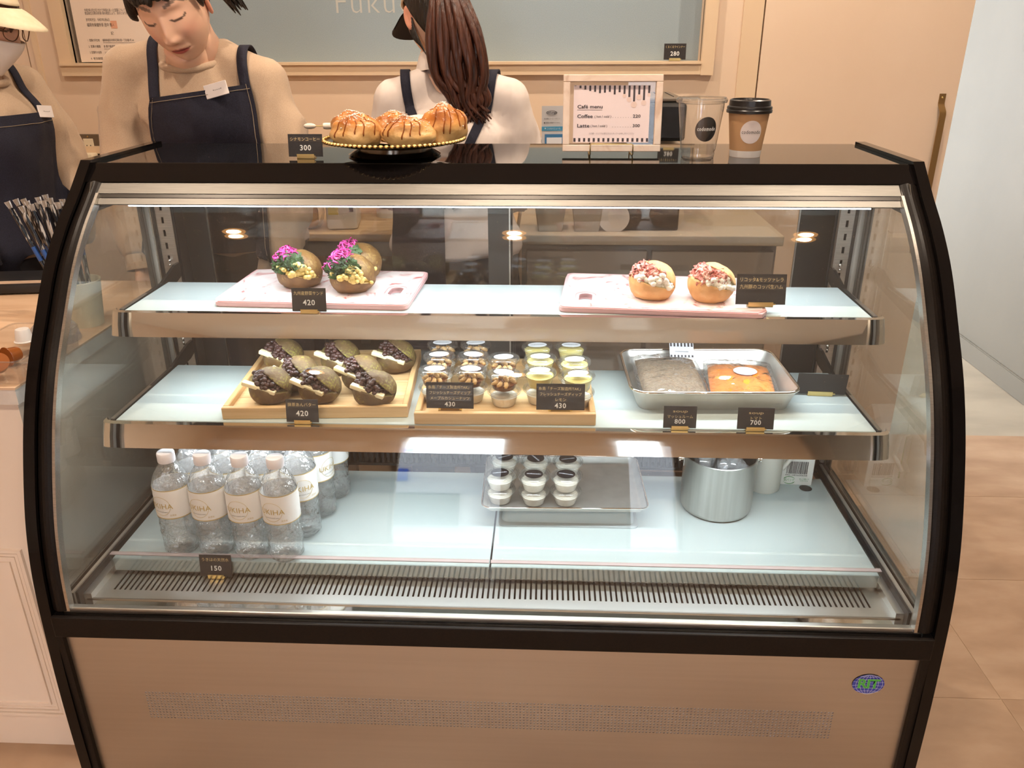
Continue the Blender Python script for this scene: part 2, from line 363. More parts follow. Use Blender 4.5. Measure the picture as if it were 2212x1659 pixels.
for s in (-1, 1):
    a, b = sorted((s*.731, s*HW))
    f = MB().extrude_x([(1.77, 1.1975)]+offs(0, 1.1975, .06)+[(1.10, .0), (1.13, .0)]+offs(.034, 1.18, .12)[::-1]+[(1.5, 1.18), (1.77, 1.18)], a, b)
    # outline runs round the arch; the panel behind it closes the lower side
    f.build('side_frame', BLACK, case, 30)
    MB().extrude_x([(1.12, .02), (1.77, .02), (1.77, .5), (1.12, .5)], *sorted((s*.733, s*.748))).build('lower_side_panel', SATIN, case)
    a, b = sorted((s*.702, s*.731))
    tr = MB(); P0, P1 = offs(.006, 1.168, .51), offs(.02, 1.168, .51)
    for k in range(6):      # gently rounded trim between frame and glass
        u0, u1 = k/6, (k+1)/6; d0, d1 = .007-.006*sin(pi*u0), .007-.006*sin(pi*u1)
        A, B = offs(d0+.002, 1.168, .51), offs(d1+.002, 1.168, .51); n = len(A); x0, x1 = a+(b-a)*u0, a+(b-a)*u1
        tr.add([(x0, y, z) for y, z in A]+[(x1, y, z) for y, z in B], [(i, i+1, n+i+1, n+i) for i in range(n-1)])
    tr.add([(a, y, z) for y, z in P0]+[(a, y, z) for y, z in P1], [(i, i+1, len(P0)+i+1, len(P0)+i) for i in range(len(P0)-1)])
    tr.build('corner_trim', SATIN, case, 60)
    band(*sorted((s*.698, s*.703)), .002, .016, 1.15, .512).build('glass_edge_strip', M_ALU, case, 40)
    # side pane with its dark printed border
    pane = [(1.63, 1.165), (1.63, .53)]+offs(.03, 1.155, .53)[::-1]
    sp = MB().extrude_x(pane, *sorted((s*.716, s*.722))).build('side_pane', M_SIDEG, case)
    top = [(1.63, 1.165), (py(1.16)+.03, 1.165), (py(1.15)+.03, 1.15)]
    arc = [(1.578+.024*cos(t), 1.089+.024*sin(t)) for t in [pi/2*k/6 for k in range(7)]]
    brd = [(1.63, 1.165), (1.437, 1.165), (1.40, 1.113)]+arc[::-1]+[(1.602, .53), (1.63, .53)]
    MB().extrude_x(brd, *sorted((s*.7150, s*.7158))).build('pane_border', mat('grey_frit', srgb(96, 90, 82), .4), sp)
    MB().extrude_x(offs(.018, 1.15, .53)+offs(.04, 1.15, .53)[::-1], *sorted((s*.7145, s*.7152))).build('pane_edge_tape', mat('grey_tape', srgb(112, 112, 112), .4), sp)
    MB().rbox((s*.712, 1.618, .84), (.012, .016, .62), .004).build('pane_seal', M_SEAL, case, 40)
    # slotted shelf post: two strips and the rungs between the slots
    xa, xb = sorted((s*.668, s*.706)); xm = (xa+xb)/2; po = MB(); z = .535
    po.box(xa, xm-.0025, 1.622, 1.624, .53, 1.158).box(xm+.0025, xb, 1.622, 1.624, .53, 1.158).box(xa, xa+.0015 if s < 0 else xa+.0015, 1.612, 1.624, .53, 1.158)
    while z < 1.15: po.box(xm-.0025, xm+.0025, 1.622, 1.624, z, z+.0135); z += .0265
    po.build('shelf_post', M_ALU, case)
    MB().box(xa, xb, 1.634, 1.638, .53, 1.158).build('post_back', M_RUBBER, case)
    # deck side rail: steel ledge, black seal, pale edge
    MB().box(*sorted((s*.6905, s*.704)), 1.128, 1.62, .494, .508).build('deck_side_rail', M_SATST, case)
    MB().box(*sorted((s*.704, s*.709)), 1.115, 1.62, .496, .520).build('deck_side_seal', M_RUBBER, case)
    MB().box(*sorted((s*.709, s*.7145)), 1.11, 1.62, .496, .523).build('deck_side_edge', M_SEAL, case)
# top
MB().rbox((0, 1.635, 1.187), (1.462, .295, .009), .002).build('top_board', mat('black_top_glass', (.004, .004, .004), .03), case)
MB().extrude_x([(1.486, 1.1905), (1.449, 1.1635), (1.4520, 1.159), (1.50, 1.165), (1.50, 1.1825)], -.731, .731).build('header', mat('header_gloss', (.005, .004, .004), .06, 0, **{'Specular IOR Level': .22}), case)
MB().extrude_x([(1.4515, 1.163), (1.4300, 1.1465), (1.437, 1.143), (1.465, 1.155)], -.705, .705).build('top_rail', M_RAIL, case)
MB().extrude_x([(1.4285, 1.1455), (1.4225, 1.1405), (1.429, 1.137), (1.436, 1.142)], -.705, .705).build('top_rail_groove', M_DARKM, case)
MB().extrude_x([(1.4215, 1.1395), (1.4110, 1.1310), (1.418, 1.128), (1.43, 1.136)], -.705, .705).build('top_rail_lip', M_RAIL, case)
MB().box(-.71, .71, 1.485, 1.76, 1.163, 1.176).build('roof_liner', M_SEAL, case)
# front pane, double skinned
band(-.700, .700, .005, .018, 1.132, .512).build('front_pane', M_GLASS, case, 60)
# rear sliding doors
M_FRAME = mat('dark_door_frame', (.035, .03, .027), .35)
MB().box(-.73, .73, 1.75, 1.77, 1.13, 1.18).box(-.73, .73, 1.75, 1.77, .5, .56).box(-.735, -.70, 1.62, 1.77, .5, 1.18).box(.70, .735, 1.62, 1.77, .5, 1.18).build('rear_frame', M_FRAME, case)
for (xa, xb, y) in ((-.70, .022, 1.752), (-.03, .70, 1.738)):
    wl, wr = (.052, .045) if xa < -.5 else (.045, .072)
    dr = MB().box(xa, xa+wl, y-.006, y+.006, .54, 1.15).box(xb-wr, xb, y-.006, y+.006, .54, 1.15).box(xa, xb, y-.006, y+.006, 1.135, 1.155).box(xa, xb, y-.006, y+.006, .54, .57).build('sliding_door', M_FRAME, case)
    MB().box(xa+wl, xb-wr, y-.002, y+.002, .57, 1.135).build('door_pane', M_DOORG, dr)
    MB().box(xb-wr-.003, xb-wr, y-.007, y-.0055, .57, 1.135).build('door_gasket', M_ALU, dr); MB().box(xa+wl, xa+wl+.003, y-.007, y-.0055, .57, 1.135).build('door_gasket', M_ALU, dr)
# shelves
M_LED = glow_mat('led_strip', (.86, .94, 1), 8)
def shelf(zt, yt, zb, yb, yr, label):
    sh = obj('shelf', MB().rbox((0, (yt+.018+yr)/2, zt-.004), (1.328, yr-yt-.018, .008), .002).mesh('shelf', M_WHITEG), case); sh['label'] = label
    # polished front bar with rounded ends
    b = MB(); pr = [(yt, zt+.001), ((yt+yb)/2-.0015, (zt+zb)/2), (yb, zb), (yb+.012, zb-.001), (yt+.014, zt-.008), (yt+.012, zt+.001)]
    xs = [-.683, -.6815, -.678, -.67, -.655, -.640, .640, .655, .67, .678, .6815, .683]; dy = [.016, .010, .0055, .002, .0005, 0, 0, .0005, .002, .0055, .010, .016]
    n = len(pr)
    for x, d in zip(xs, dy): b.v += [(x, y+d, z) for y, z in pr]
    for i in range(len(xs)-1):
        for k in range(n): q = (k+1) % n; b.f.append((i*n+k, i*n+q, (i+1)*n+q, (i+1)*n+k)); b.mi.append(0)
    b.f += [tuple(range(n)), tuple((len(xs)-1)*n+k for k in range(n))[::-1]]; b.mi += [0, 0]
    b.build('front_bar', M_MIRROR, sh, 40)
    for s in (-1, 1):
        br = MB().extrude_x([(yt+.012, zt-.001), (yt+.012, zb+.004), (1.60, zt-.012), (1.622, zt-.006), (1.622, zt+.022), (1.60, zt+.022), (yr-.02, zt+.003)], *sorted((s*.666, s*.672))).build('bracket', M_DARKM, sh)
        MB().box(*sorted((s*.6665, s*.6735)), yt+.02, yr, zt-.001, zt+.0015).build('bracket_trim', M_ALU, sh)
        MB().sphere((s*.685, 1.618, zt+.027), .0042, 10, 6).sphere((s*.685, 1.617, zt+.018), .003, 8, 6).build('screw', M_MIRROR, sh, 60)
    MB().box(-.62, .62, yt+.026, yt+.038, zb-.0015, zb+.004).build('led_strip', M_LED, sh)
    o = area_light('shelf_led', (0, yt+.032, zb-.004), (0, 0, 0), 1.24, 0.012, 1.75, (.90, .96, 1)); o.parent = sh; o.location = Vector((0, yt+.032, zb-.004))
    return sh
shelf(.949, 1.352, .9105, 1.334, 1.553, 'upper white glass shelf with polished front bar')
shelf(.7775, 1.251, .7395, 1.235, 1.533, 'lower white glass shelf with polished front bar')
MB().box(-.66, .66, 1.446, 1.458, 1.1205, 1.126).build('top_led_strip', M_LED, case); MB().box(-.68, .68, 1.445, 1.475, 1.126, 1.148).build('led_housing', M_SEAL, case)
o = area_light('top_led', (0, 1.452, 1.1195), (0, 0, 0), 1.3, 0.014, 2.7, (.90, .95, 1)); o.parent = case; o.location = Vector((0, 1.452, 1.1195))-case.location
# deck: two white glass plates, clear lip, grille, trough
for xa, xb in ((-.690, .0015), (.0045, .690)):
    dk = MB().rbox(((xa+xb)/2, 1.379, .522), (xb-xa, .342, .006), .0015).box(xa+.002, xb-.002, 1.208, 1.211, .500, .52)
    dk.build('deck_plate', M_WHITEG, case)
    MB().extrude_x([(1.2035, .5005), (1.2065, .5005), (1.2065, .532), (1.213, .536), (1.213, .539), (1.2035, .534)], xa, xb).build('clear_lip', clear_mat('clear_acrylic', (.95, .97, .97), f0=.08), case)
    MB().box(xa, xb, 1.2035, 1.2128, .5362, .5378).build('lip_edge', mat('lip_edge', srgb(176, 164, 166), .2), case)
MB().lathe([(.013, 0), (.0, .0004)], 20, (.6463, 1.508, .5256), cap=False).build('deck_drain', mat('drain_dark', (.02, .02, .022), .4), case)
g = MB(); x = -.668
g.box(-.70, .70, 1.128, 1.158, .492, .495).box(-.70, .70, 1.2165, 1.25, .492, .495).box(-.70, -.668, 1.158, 1.2165, .492, .495).box(.668, .70, 1.158, 1.2165, .492, .495)
N = 142; st = 1.336/N
for i in range(N): g.box(x+i*st+st*.38, x+i*st+st, 1.158, 1.2165, .4925, .495)
g.build('air_grille', M_SATST, case)
MB().box(-.7, .7, 1.128, 1.131, .495, .498).build('grille_edge', M_ALU, case)
MB().box(-.7, .7, 1.1, 1.6, .42, .43).build('trough_floor', mat('trough_dark', (.045, .045, .05), .5), case)
MB().extrude_x([(1.128, .496), (1.10, .497), (1.096, .505), (1.094, .505), (1.097, .494), (1.128, .493)], -.715, .715).build('front_sill', M_MIRROR, case)
MB().rbox((0, 1.088, .5085), (1.43, .012, .011), .002).build('front_rail', M_ALU, case)
MB().box(-.73, .73, 1.0755, 1.10, .497, .5035).build('band_ledge', BLACK, case)
MB().rbox((0, 1.083, .4825), (1.462, .03, .041), .002).build('front_band', SATIN, case)
# black slotted vent at the back of the deck
v = MB().box(-.69, .69, 1.575, 1.60, .525, .531).box(-.69, .69, 1.575, 1.60, .560, .57)
for i in range(110): v.box(-.69+i*.01255, -.69+i*.01255+.006, 1.578, 1.60, .531, .56)
v.build('rear_vent', M_RUBBER, case); MB().box(-.69, .69, 1.602, 1.606, .525, .62).build('rear_vent_back', M_FRAME, case)
# lower steel panel with real perforations
pm = MB(); X0, X1, Z0, Z1, NX, NZ = -.605, .599, .2748, .3378, 196, 10
yp = lambda z: 1.079
pm.box(-.731, X0, 1.079, 1.083, .08, .463).box(X1, .731, 1.079, 1.083, .08, .463).box(X0, X1, 1.079, 1.083, .08, Z0).box(X0, X1, 1.079, 1.083, Z1, .463)
dx, dz, rr = (X1-X0)/NX, (Z1-Z0)/NZ, .0018
for i in range(NX):
    for j in range(NZ):
        cx, cz = X0+(i+.5)*dx, Z0+(j+.5)*dz; o = [(-1, -1), (0, -1), (1, -1), (1, 0), (1, 1), (0, 1), (-1, 1), (-1, 0)]
        vs = [(cx+a*dx/2, 1.079, cz+b*dz/2) for a, b in o]
        h = [(cx+rr*cos(-3*pi/4+k*pi/4), 1.079, cz+rr*sin(-3*pi/4+k*pi/4)) for k in range(8)]
        h2 = [(p[0], 1.0809, p[2]) for p in h]
        pm.add(vs+h+h2, [(k, (k+1) % 8, 8+(k+1) % 8, 8+k) for k in range(8)]+[(8+k, 8+(k+1) % 8, 16+(k+1) % 8, 16+k) for k in range(8)])
pm.build('front_panel', M_STEEL, case)
MB().box(X0, X1, 1.0811, 1.083, Z0-.01, Z1+.01).build('panel_backing', mat('backing_white', (.92, .91, .90), .5), case)
for s in (-1, 1): MB().box(*sorted((s*.7195, s*.731)), 1.070, 1.085, .06, .463).build('panel_edge', SATIN, case)
MB().box(-.72, .72, 1.12, 1.74, 0, .08).build('plinth', SATIN, case)
# round badge: blue globe with green letters
bd = disc_mesh(.0265, .0205, mat('badge_blue', srgb(52, 66, 165), .3)); bo = obj('badge', bd, case); bo.location = Vector((.6447, 1.0780, .4005))-case.location; bo.rotation_euler = STAND
bo['label'] = 'oval blue globe badge with green letters'
gl = MB()
for k in (-.78, -.5, -.22, .06, .34, .62, .88):
    gl.tube([(.0265*k*cos(t), .0205*sin(t), .0004) for t in [-pi/2+pi*i/12 for i in range(13)]], .00022, 4)
for k in (-.72, -.42, -.1, .22, .52, .8):
    w = sqrt(1-k*k); gl.tube([(.0265*w*u, .0205*k+.002*(u*u-.5)*(1 if k > 0 else -1), .0004) for u in (-1, -.5, 0, .5, 1)], .00022, 4)
gl.build('globe_line', mat('badge_white', srgb(225, 228, 245), .4), bo)
text('RIT', .0265, mat('badge_outline', srgb(150, 215, 130), .4), bo, (0, .0005, .0007), (0, 0, 0), bold=.035, spacing=.92)
text('RIT', .0265, mat('badge_green', srgb(70, 175, 75), .4), bo, (0, .0005, .0010), (0, 0, 0), bold=.015, spacing=.92)
# ------------------------------------------------------------------ price cards
M_CARD = noise_mat('black_card', [srgb(34, 30, 30), srgb(42, 38, 37)], (1, 1, 1), 200, rough=.55); M_GOLD = mat('gold_metal', (.83, .62, .25), .28, 1)
M_GOLDINK = mat('gold_print', srgb(214, 190, 138), .5); M_CHALK = mat('white_ink', srgb(232, 232, 228), .6); M_TAPE = mat('label_tape', srgb(66, 62, 60), .25)
def price_card(label, loc, w, h, lines, price, rotz=0, lean=9, psize=.0135, tsize=.0075, tape=True, clip=True, foot=True, name='price_card', pz=None):
    t = thing(name, label, 'price card', loc, rotz)
    c = MB().cbox((0, 0, h/2+.004), (w, .0008, h)).build('card', M_CARD, t, rot=(radians(-lean), 0, 0))
    zz = h
    for i, ln in enumerate(lines):
        zc = zz-tsize*.75-i*tsize*1.5; ww = min(w*.9, len(ln)*tsize*.98)
        if tape: MB().cbox((0, -.0006, zc), (ww+.003, .0004, tsize*1.25)).build('tape', M_TAPE, c)
        text(ln, tsize, M_GOLDINK, c, (0, -.0010, zc), fit=ww*.96)
    if price: text(price, psize, M_CHALK, c, (0, -.0010, pz or h*.26+.009), bold=.018, spacing=1.1)
    if clip:
        k = MB().cbox((0, -.0024, .0048 if foot else .0022), (w*.5 if foot else w*.4, .0012, .0085 if foot else .0034)).cbox((0, .006, .0008), (w*.5, .018, .0012)).cbox((0, .0028, .0045), (w*.5, .001, .008))
        k.build('clip', M_GOLD, t)
        if foot: MB().cbox((w*.27, -.003, .0055), (w*.05, .0015, .002)).build('clip_tab', M_GOLD, t)
    return t
price_card('small black price card reading 300 beside the pastry stand', (-.355, 1.545, 1.1912), .0645, .0405, ['シナモンコーヒー'], '300', tape=True)
price_card('black price card reading 420 before the vegetable sandwiches', (-.321, 1.356, .9495), .061, .042, ['九州産野菜サンド'], '420')
price_card('wide black card beside the right ham sandwich, two lines of text', (.472, 1.381, .9625), .086, .053, ['リコッタ&モッツァレラ', '九州豚のコッパ生ハム'], '', tsize=.0082, lean=12)
price_card('black price card reading 420 before the bean paste buns', (-.3248, 1.262, .7778), .057, .041, ['抹茶あんバター'], '420', psize=.0135)
price_card('black price card reading 430 before the brown nut dips', (-.0687, 1.288, .7965), .083, .047, ['糸島「チーズ製造所TAK」', 'フレッシュチーズディップ', 'メープルカシューナッツ'], '430', tsize=.0066, psize=.0115, pz=.0115, foot=False)
price_card('black price card reading 430 before the pale lemon dips', (.1245, 1.288, .7965), .084, .047, ['糸島「チーズ製造所TAK」', 'フレッシュチーズディップ', 'レモン'], '430', tsize=.0066, psize=.0125, pz=.0115, foot=False)
price_card('black price card reading soup 800 before the brown soup bag', (.3285, 1.262, .7778), .056, .039, ['soup', 'マッシュルーム'], '800', tsize=.0066, tape=False, psize=.0115, pz=.0155)
price_card('black price card reading soup 700 before the orange soup bag', (.4565, 1.262, .7778), .0615, .038, ['soup', 'トマト'], '700', tsize=.0066, tape=False, psize=.0115, pz=.0155)
price_card('blank dark card in a gold clip at the right shelf end', (.6123, 1.418, .7778), .09, .043, [], '', lean=-8, rotz=radians(-4))
price_card('black price card reading 150 before the water bottles', (-.4948, 1.196, .4955), .0585, .0425, ['うきはの天然水'], '150', psize=.0135)
price_card('black price card reading 280 standing on the window ledge', (.498, 2.835, 1.3255), .07, .048, ['くるくるウインナー'], '280', tape=False, psize=.018, tsize=.0085, lean=4)

# ------------------------------------------------------------------ cutting boards
M_PINK = mat('pink_plastic', srgb(238, 190, 190), .35)
M_PMARB = noise_mat('pink_marble_print', [srgb(206, 124, 122), srgb(236, 206, 203), srgb(246, 230, 228), srgb(248, 236, 234)], (9, 7, 9), 1.6, 5, rough=.25, lo=.34, hi=.52, dist=2.4)
def slot_ring(w, d, cr, hx, hy, hw, hh, grow_o=0, grow_h=0, N=96):
    """matching outer and hole outlines, both seen from the hole's centre"""
    O, H = [], []
    def rr(dx, dy, cx, cy, W, D, r):      # ray from (0,0) to rounded rectangle centred (cx,cy)
        lo, hi = 0, 2*(W+D)
        for _ in range(26):
            m = (lo+hi)/2; x, y = dx*m-cx, dy*m-cy; qx, qy = abs(x)-(W/2-r), abs(y)-(D/2-r)
            s = sqrt(max(qx, 0)**2+max(qy, 0)**2)+min(max(qx, qy), 0)-r
            if s < 0: lo = m
            else: hi = m
        return lo
    for i in range(N):
        a = 2*pi*i/N; dx, dy = cos(a), sin(a)
        k = rr(dx, dy, -hx, -hy, w+2*grow_o, d+2*grow_o, cr); O.append((hx+dx*k, hy+dy*k))
        k = rr(dx, dy, 0, 0, hw+2*grow_h, hh+2*grow_h, min(hw, hh)/2+grow_h-.0005); H.append((hx+dx*k, hy+dy*k))
    return O, H
def ring_solid(b, O, H, z0, z1):
    N = len(O); vs = [(x, y, z) for z in (z0, z1) for L in (O, H) for x, y in L]; fs = []
    for i in range(N):
        j = (i+1) % N
        fs += [(2*N+i, 2*N+j, 3*N+j, 3*N+i), (i, N+i, N+j, j), (i, j, 2*N+j, 2*N+i), (N+i, 3*N+i, 3*N+j, N+j)]
    return b.add(vs, fs)
def cutting_board(label, loc, rotz, hx, hy, hrot):
    t = thing('cutting_board', label, 'cutting board', loc, rotz, 'pink marbled cutting boards on the upper shelf')
    w, d = .362, .226
    O, H = slot_ring(w, d, .012, hx, hy, .024, .05, -.0015, 0)
    O2, H2 = slot_ring(w, d, .012, hx, hy, .024, .05)
    b = MB(); ring_solid(b, O, H, 0, .0105); ring_solid(b, O2, H2, .002, .0088); b.build('body', M_PINK, t, 40)
    O3, H3 = slot_ring(w, d, .008, hx, hy, .024, .05, -.007, .0075); ring_solid(MB(), O3, H3, .0100, .0112).build('marbled_face', M_PMARB, t)
    rim = MB().tube([(x, y, .0105) for x, y in H3[::3]+H3[:1]], .0016, 6, cap=False); rim.build('handle_rim', M_PINK, t, 60)
    return t
cutting_board('pink marbled cutting board under the vegetable sandwiches', (-.327, 1.499, .9495), radians(-2.2), .142, -.028, 0)
cutting_board('pink marbled cutting board under the ham sandwiches', (.309, 1.478, .9495), radians(-4.6), -.136, -.052, 0)

# ------------------------------------------------------------------ filled buns
def bun_mat(name, dark, mid, pale, powder=None, rough=.45):
    m = noise_mat(name, [dark, mid, pale], (24, 24, 24), 1.0, 6, rough=rough, lo=.3, hi=.72, bump=.25, bscale=3.0, dist=.4)
    if powder:
        n, l, b = nodes(m); src = b.inputs['Base Color'].links[0].from_socket
        nz = n.new('ShaderNodeTexNoise'); nz.inputs['Scale'].default_value = 260; nz.inputs['Detail'].default_value = 3; l.new(coords(m), nz.inputs['Vector'])
        n2 = n.new('ShaderNodeTexNoise'); n2.inputs['Scale'].default_value = 26; l.new(coords(m), n2.inputs['Vector'])
        ad = n.new('ShaderNodeMath'); ad.operation = 'MULTIPLY'; l.new(nz.outputs[0], ad.inputs[0]); l.new(n2.outputs[0], ad.inputs[1])
        r = n.new('ShaderNodeMapRange'); r.inputs[1].default_value = powder[1]; r.inputs[2].default_value = powder[2]; l.new(ad.outputs[0], r.inputs[0])
        mx = n.new('ShaderNodeMix'); mx.data_type = 'RGBA'; l.new(r.outputs[0], mx.inputs[0]); l.new(src, mx.inputs[6]); mx.inputs[7].default_value = (*powder[0], 1); l.new(mx.outputs[2], b.inputs['Base Color'])
    return m
M_GREENBUN = bun_mat('green_tea_bun', srgb(78, 58, 34), srgb(100, 77, 46), srgb(122, 97, 60), (srgb(142, 136, 62), .27, .42), .68)
M_VEGBUN = bun_mat('herb_bun', srgb(92, 64, 30), srgb(118, 84, 42), srgb(142, 110, 60), (srgb(158, 130, 72), .28, .42), .55)
M_HAMBUN = bun_mat('plain_bun', srgb(204, 144, 84), srgb(218, 164, 104), srgb(232, 192, 138), None, .6)
M_CRUMB = noise_mat('bread_crumb', [srgb(206, 176, 116), srgb(228, 204, 150)], (60, 60, 60), 1, 5, rough=.9, bump=.5)
M_CRUMBG = noise_mat('green_crumb', [srgb(96, 84, 44), srgb(130, 116, 66)], (60, 60, 60), 1, 5, rough=.9, bump=.5)
M_BEAN = noise_mat('bean_paste', [srgb(42, 24, 22), srgb(72, 42, 38)], (70, 70, 70), 1, 4, rough=.32, bump=.4)
M_BUTTER = noise_mat('butter', [srgb(240, 224, 176), srgb(247, 236, 200)], (40, 40, 40), 1, 4, rough=.4, bump=.1)
M_EGG = noise_mat('egg_salad', [srgb(226, 196, 104), srgb(244, 226, 150)], (50, 50, 50), 1, 4, rough=.4, bump=.3)
M_KALE = noise_mat('kale', [srgb(22, 48, 16), srgb(56, 92, 34)], (80, 80, 80), 1, 4, rough=.5, bump=.4)
M_CABB = noise_mat('pickled_cabbage', [srgb(176, 34, 116), srgb(226, 84, 168)], (60, 60, 60), 1, 3, rough=.3)
M_HAM = noise_mat('cured_ham', [srgb(158, 74, 66), srgb(206, 122, 108), srgb(238, 196, 178)], (70, 70, 70), 1, 4, rough=.35, lo=.3, hi=.68)
M_CREAMC = noise_mat('soft_cheese', [srgb(244, 236, 216), srgb(250, 246, 234)], (40, 40, 40), 1, 4, rough=.5, bump=.3)
N1, N2 = Vector((.28, -.06, .95)).normalized(), Vector((.66, .30, .69)).normalized()
def bun_half(rad, n, d, keep_above, seed, mats, sub=4):
    bm = bmesh.new(); bmesh.ops.create_icosphere(bm, subdivisions=sub, radius=1)
    for v in bm.verts:
        p = v.co.copy(); k = 1+.06*noise.noise(p*1.6+Vector((seed*3.1, 0, 0)))+.022*noise.noise(p*4+Vector((seed, 4, 0)))+.008*noise.noise(p*11+Vector((seed, 9, 0)))
        if p.z < 0: p.x *= 1+.10*p.z*p.z; p.y *= 1+.10*p.z*p.z
        q = Vector((p.x*rad[0]*k, p.y*rad[1]*k, max(p.z, -.80)*rad[2]*k)); v.co = q
    bmesh.ops.bisect_plane(bm, geom=bm.verts[:]+bm.edges[:]+bm.faces[:], plane_co=n*d, plane_no=n, clear_outer=not keep_above, clear_inner=keep_above)
    ed = [e for e in bm.edges if e.is_boundary]; r = bmesh.ops.holes_fill(bm, edges=ed, sides=0)
    for f in bm.faces: f.material_index = 0; f.smooth = True
    for f in r['faces']: f.material_index = 1; f.smooth = False
    me = bpy.data.meshes.new('bun'); bm.to_mesh(me); bm.free()
    for m in mats: me.materials.append(m)
    return me
def wedge_pts(rad, d1, d2, n, rng, lo=.7, hi=1.0, extra=0, zmin=-1):
    out = []
    for _ in range(20000):
        if len(out) >= n: break
        p = Vector((rng.gauss(0, 1), rng.gauss(0, 1), rng.gauss(0, 1))).normalized(); k = rng.uniform(lo, hi); q = Vector((p.x*rad[0]*k, p.y*rad[1]*k, p.z*rad[2]*k))
        if q.dot(N1) > d1-extra and q.dot(N2) < d2+extra and q.z > zmin: out.append((q, p))
    return out
def lumps(pts, smin, smax, rng, squash=.8):
    b = MB()
    for q, p in pts: r = rng.uniform(smin, smax); b.sphere(q, (r, r*rng.uniform(.7, 1.1), r*squash), 7, 5)
    return b
def ribbons(pts, length, width, rng, wob=.004, thick=.0006, n=9, curl=1.0):
    b = MB()
    for q, p in pts:
        t = p.cross(Vector((rng.uniform(-1, 1), rng.uniform(-1, 1), rng.uniform(-1, 1)))).normalized(); s = p.cross(t).normalized(); L = length*rng.uniform(.6, 1.2); ph = rng.uniform(0, 6); vs = []; fs = []
        for i in range(n):
            u = i/(n-1)-.5; c = q+t*u*L+p*(wob*sin(ph+u*9*curl)-abs(u)*abs(u)*L*.5)+s*(wob*.7*sin(ph*2+u*6)); w = s*(width/2*(1-.5*abs(u)))+p*(width*.2*sin(ph+u*11))
            for k in (-1, 1): vs += [c+w*k+p*thick, c+w*k-p*thick]
        for i in range(n-1):
            a = i*4; e = a+4; fs += [(a, a+2, e+2, e), (a+1, e+1, e+3, a+3), (a, e, e+1, a+1), (a+2, a+3, e+3, e+2)]
        b.add(vs, fs)
    return b
def frills(pts, size, rng):
    b = MB()
    for q, p in pts:
        t = p.cross(Vector((rng.uniform(-1, 1), rng.uniform(-1, 1), .3))).normalized(); s = p.cross(t).normalized(); ph = rng.uniform(0, 6); vs = []; fs = []; n = 6
        for i in range(n):
            for j in range(n):
                u, v = i/(n-1)-.5, j/(n-1)-.5; vs.append(q+(t*u+s*v)*size*rng.uniform(.85, 1.15)+p*(size*.28*sin(ph+u*13)*cos(ph*1.7+v*12)))
        for i in range(n-1):
            for j in range(n-1): a = i*n+j; fs.append((a, a+1, a+n+1, a+n))
        b.add(vs, fs)
    return b
def bean_bun(seed, R=(.0395, .0385, .034)):
    rng = random.Random(seed); d1, d2 = .006, .014
    t = thing('bean_paste_bun', '', 'sandwich')
    for nm, n, d, up in (('lower_bun', N1, d1, False), ('upper_bun', N2, d2, True)):
        obj(nm, bun_half(R, n, d, up, seed, [M_GREENBUN, M_CRUMBG]), t, (0, 0, R[2]*.8))
    b = lumps(wedge_pts(R, d1+.003, d2-.001, 150, rng, .55, .97), .0032, .0062, rng); b.build('bean_paste', M_BEAN, t, 179, (0, 0, R[2]*.8))
    e1 = Vector((.86, -.16, -.33)).normalized(); e3 = N1; e2 = e3.cross(e1).normalized(); e1 = e2.cross(e3).normalized()
    c = N1*(d1+.0045)+Vector((-.012, -.0275, -.002))+e1*rng.uniform(-.004, .003); bt = MB().rbox((0, 0, 0), (.066+rng.uniform(-.004, .004), .013, .0075), .0016)
    for i, v in enumerate(bt.v): bt.v[i] = (v[0], v[1], v[2]+.0012*sin(v[0]*90+seed))
    bt.xf(Matrix(((e1.x, e2.x, e3.x, c.x), (e1.y, e2.y, e3.y, c.y), (e1.z, e2.z, e3.z, c.z+R[2]*.8), (0, 0, 0, 1)))).build('butter_stick', M_BUTTER, t, 40)
    return t
SH2 = .7775
protos = [bean_bun(s) for s in (1, 2, 3)]
spots = [(-.4019, 1.337, 6, 'front left corner of the tray'), (-.3126, 1.342, -4, 'front row, middle of the tray'), (-.2094, 1.330, 4, 'front row, right side of the tray'),
         (-.366, 1.395, -10, 'second row, left side of the tray'), (-.2475, 1.402, -6, 'second row, right side of the tray'), (-.425, 1.49, 2, 'back row, left corner of the tray'), (-.308, 1.482, -3, 'back row, middle of the tray'), (-.199, 1.492, 7, 'back row, right corner of the tray')]
for i, (x, y, a, w) in enumerate(spots):
    t = protos[i] if i < 3 else copy_tree(protos[i % 3]); t.location = (x, y, SH2+.0135); t.rotation_euler = (0, 0, radians(a)); t['group'] = 'bean paste and butter buns on the bamboo tray'
    t['label'] = 'green tea bun with bean paste and butter stick, %s' % w
def veg_sandwich(seed, label, loc, rotz):
    R = (.0435, .042, .0385); rng = random.Random(seed); d1, d2 = .002, .014; z = R[2]*.8
    t = thing('vegetable_sandwich', label, 'sandwich', loc, rotz, 'vegetable sandwiches on the left cutting board')
    for nm, n, d, up in (('lower_bun', N1, d1, False), ('upper_bun', N2, d2, True)): obj(nm, bun_half(R, n, d, up, seed+20, [M_VEGBUN, M_CRUMB]), t, (0, 0, z))
    P = wedge_pts(R, d1, d2, 330, rng, .62, 1.04)
    A = sorted(P, key=lambda q: q[0].z-q[0].x*.25+q[0].y*.3)
    lumps([(q*1.05, p) for q, p in A[:120]], .0042, .0075, rng).build('egg_salad', M_EGG, t, 179, (0, 0, z))
    frills([(q*1.10, p) for q, p in A[95:250]], .020, rng).build('kale', M_KALE, t, 179, (0, 0, z))
    ribbons([(q*1.16, p) for q, p in A[205:]], .034, .0036, rng, .005, .0009).build('red_cabbage', M_CABB, t, 179, (0, 0, z))
    return t
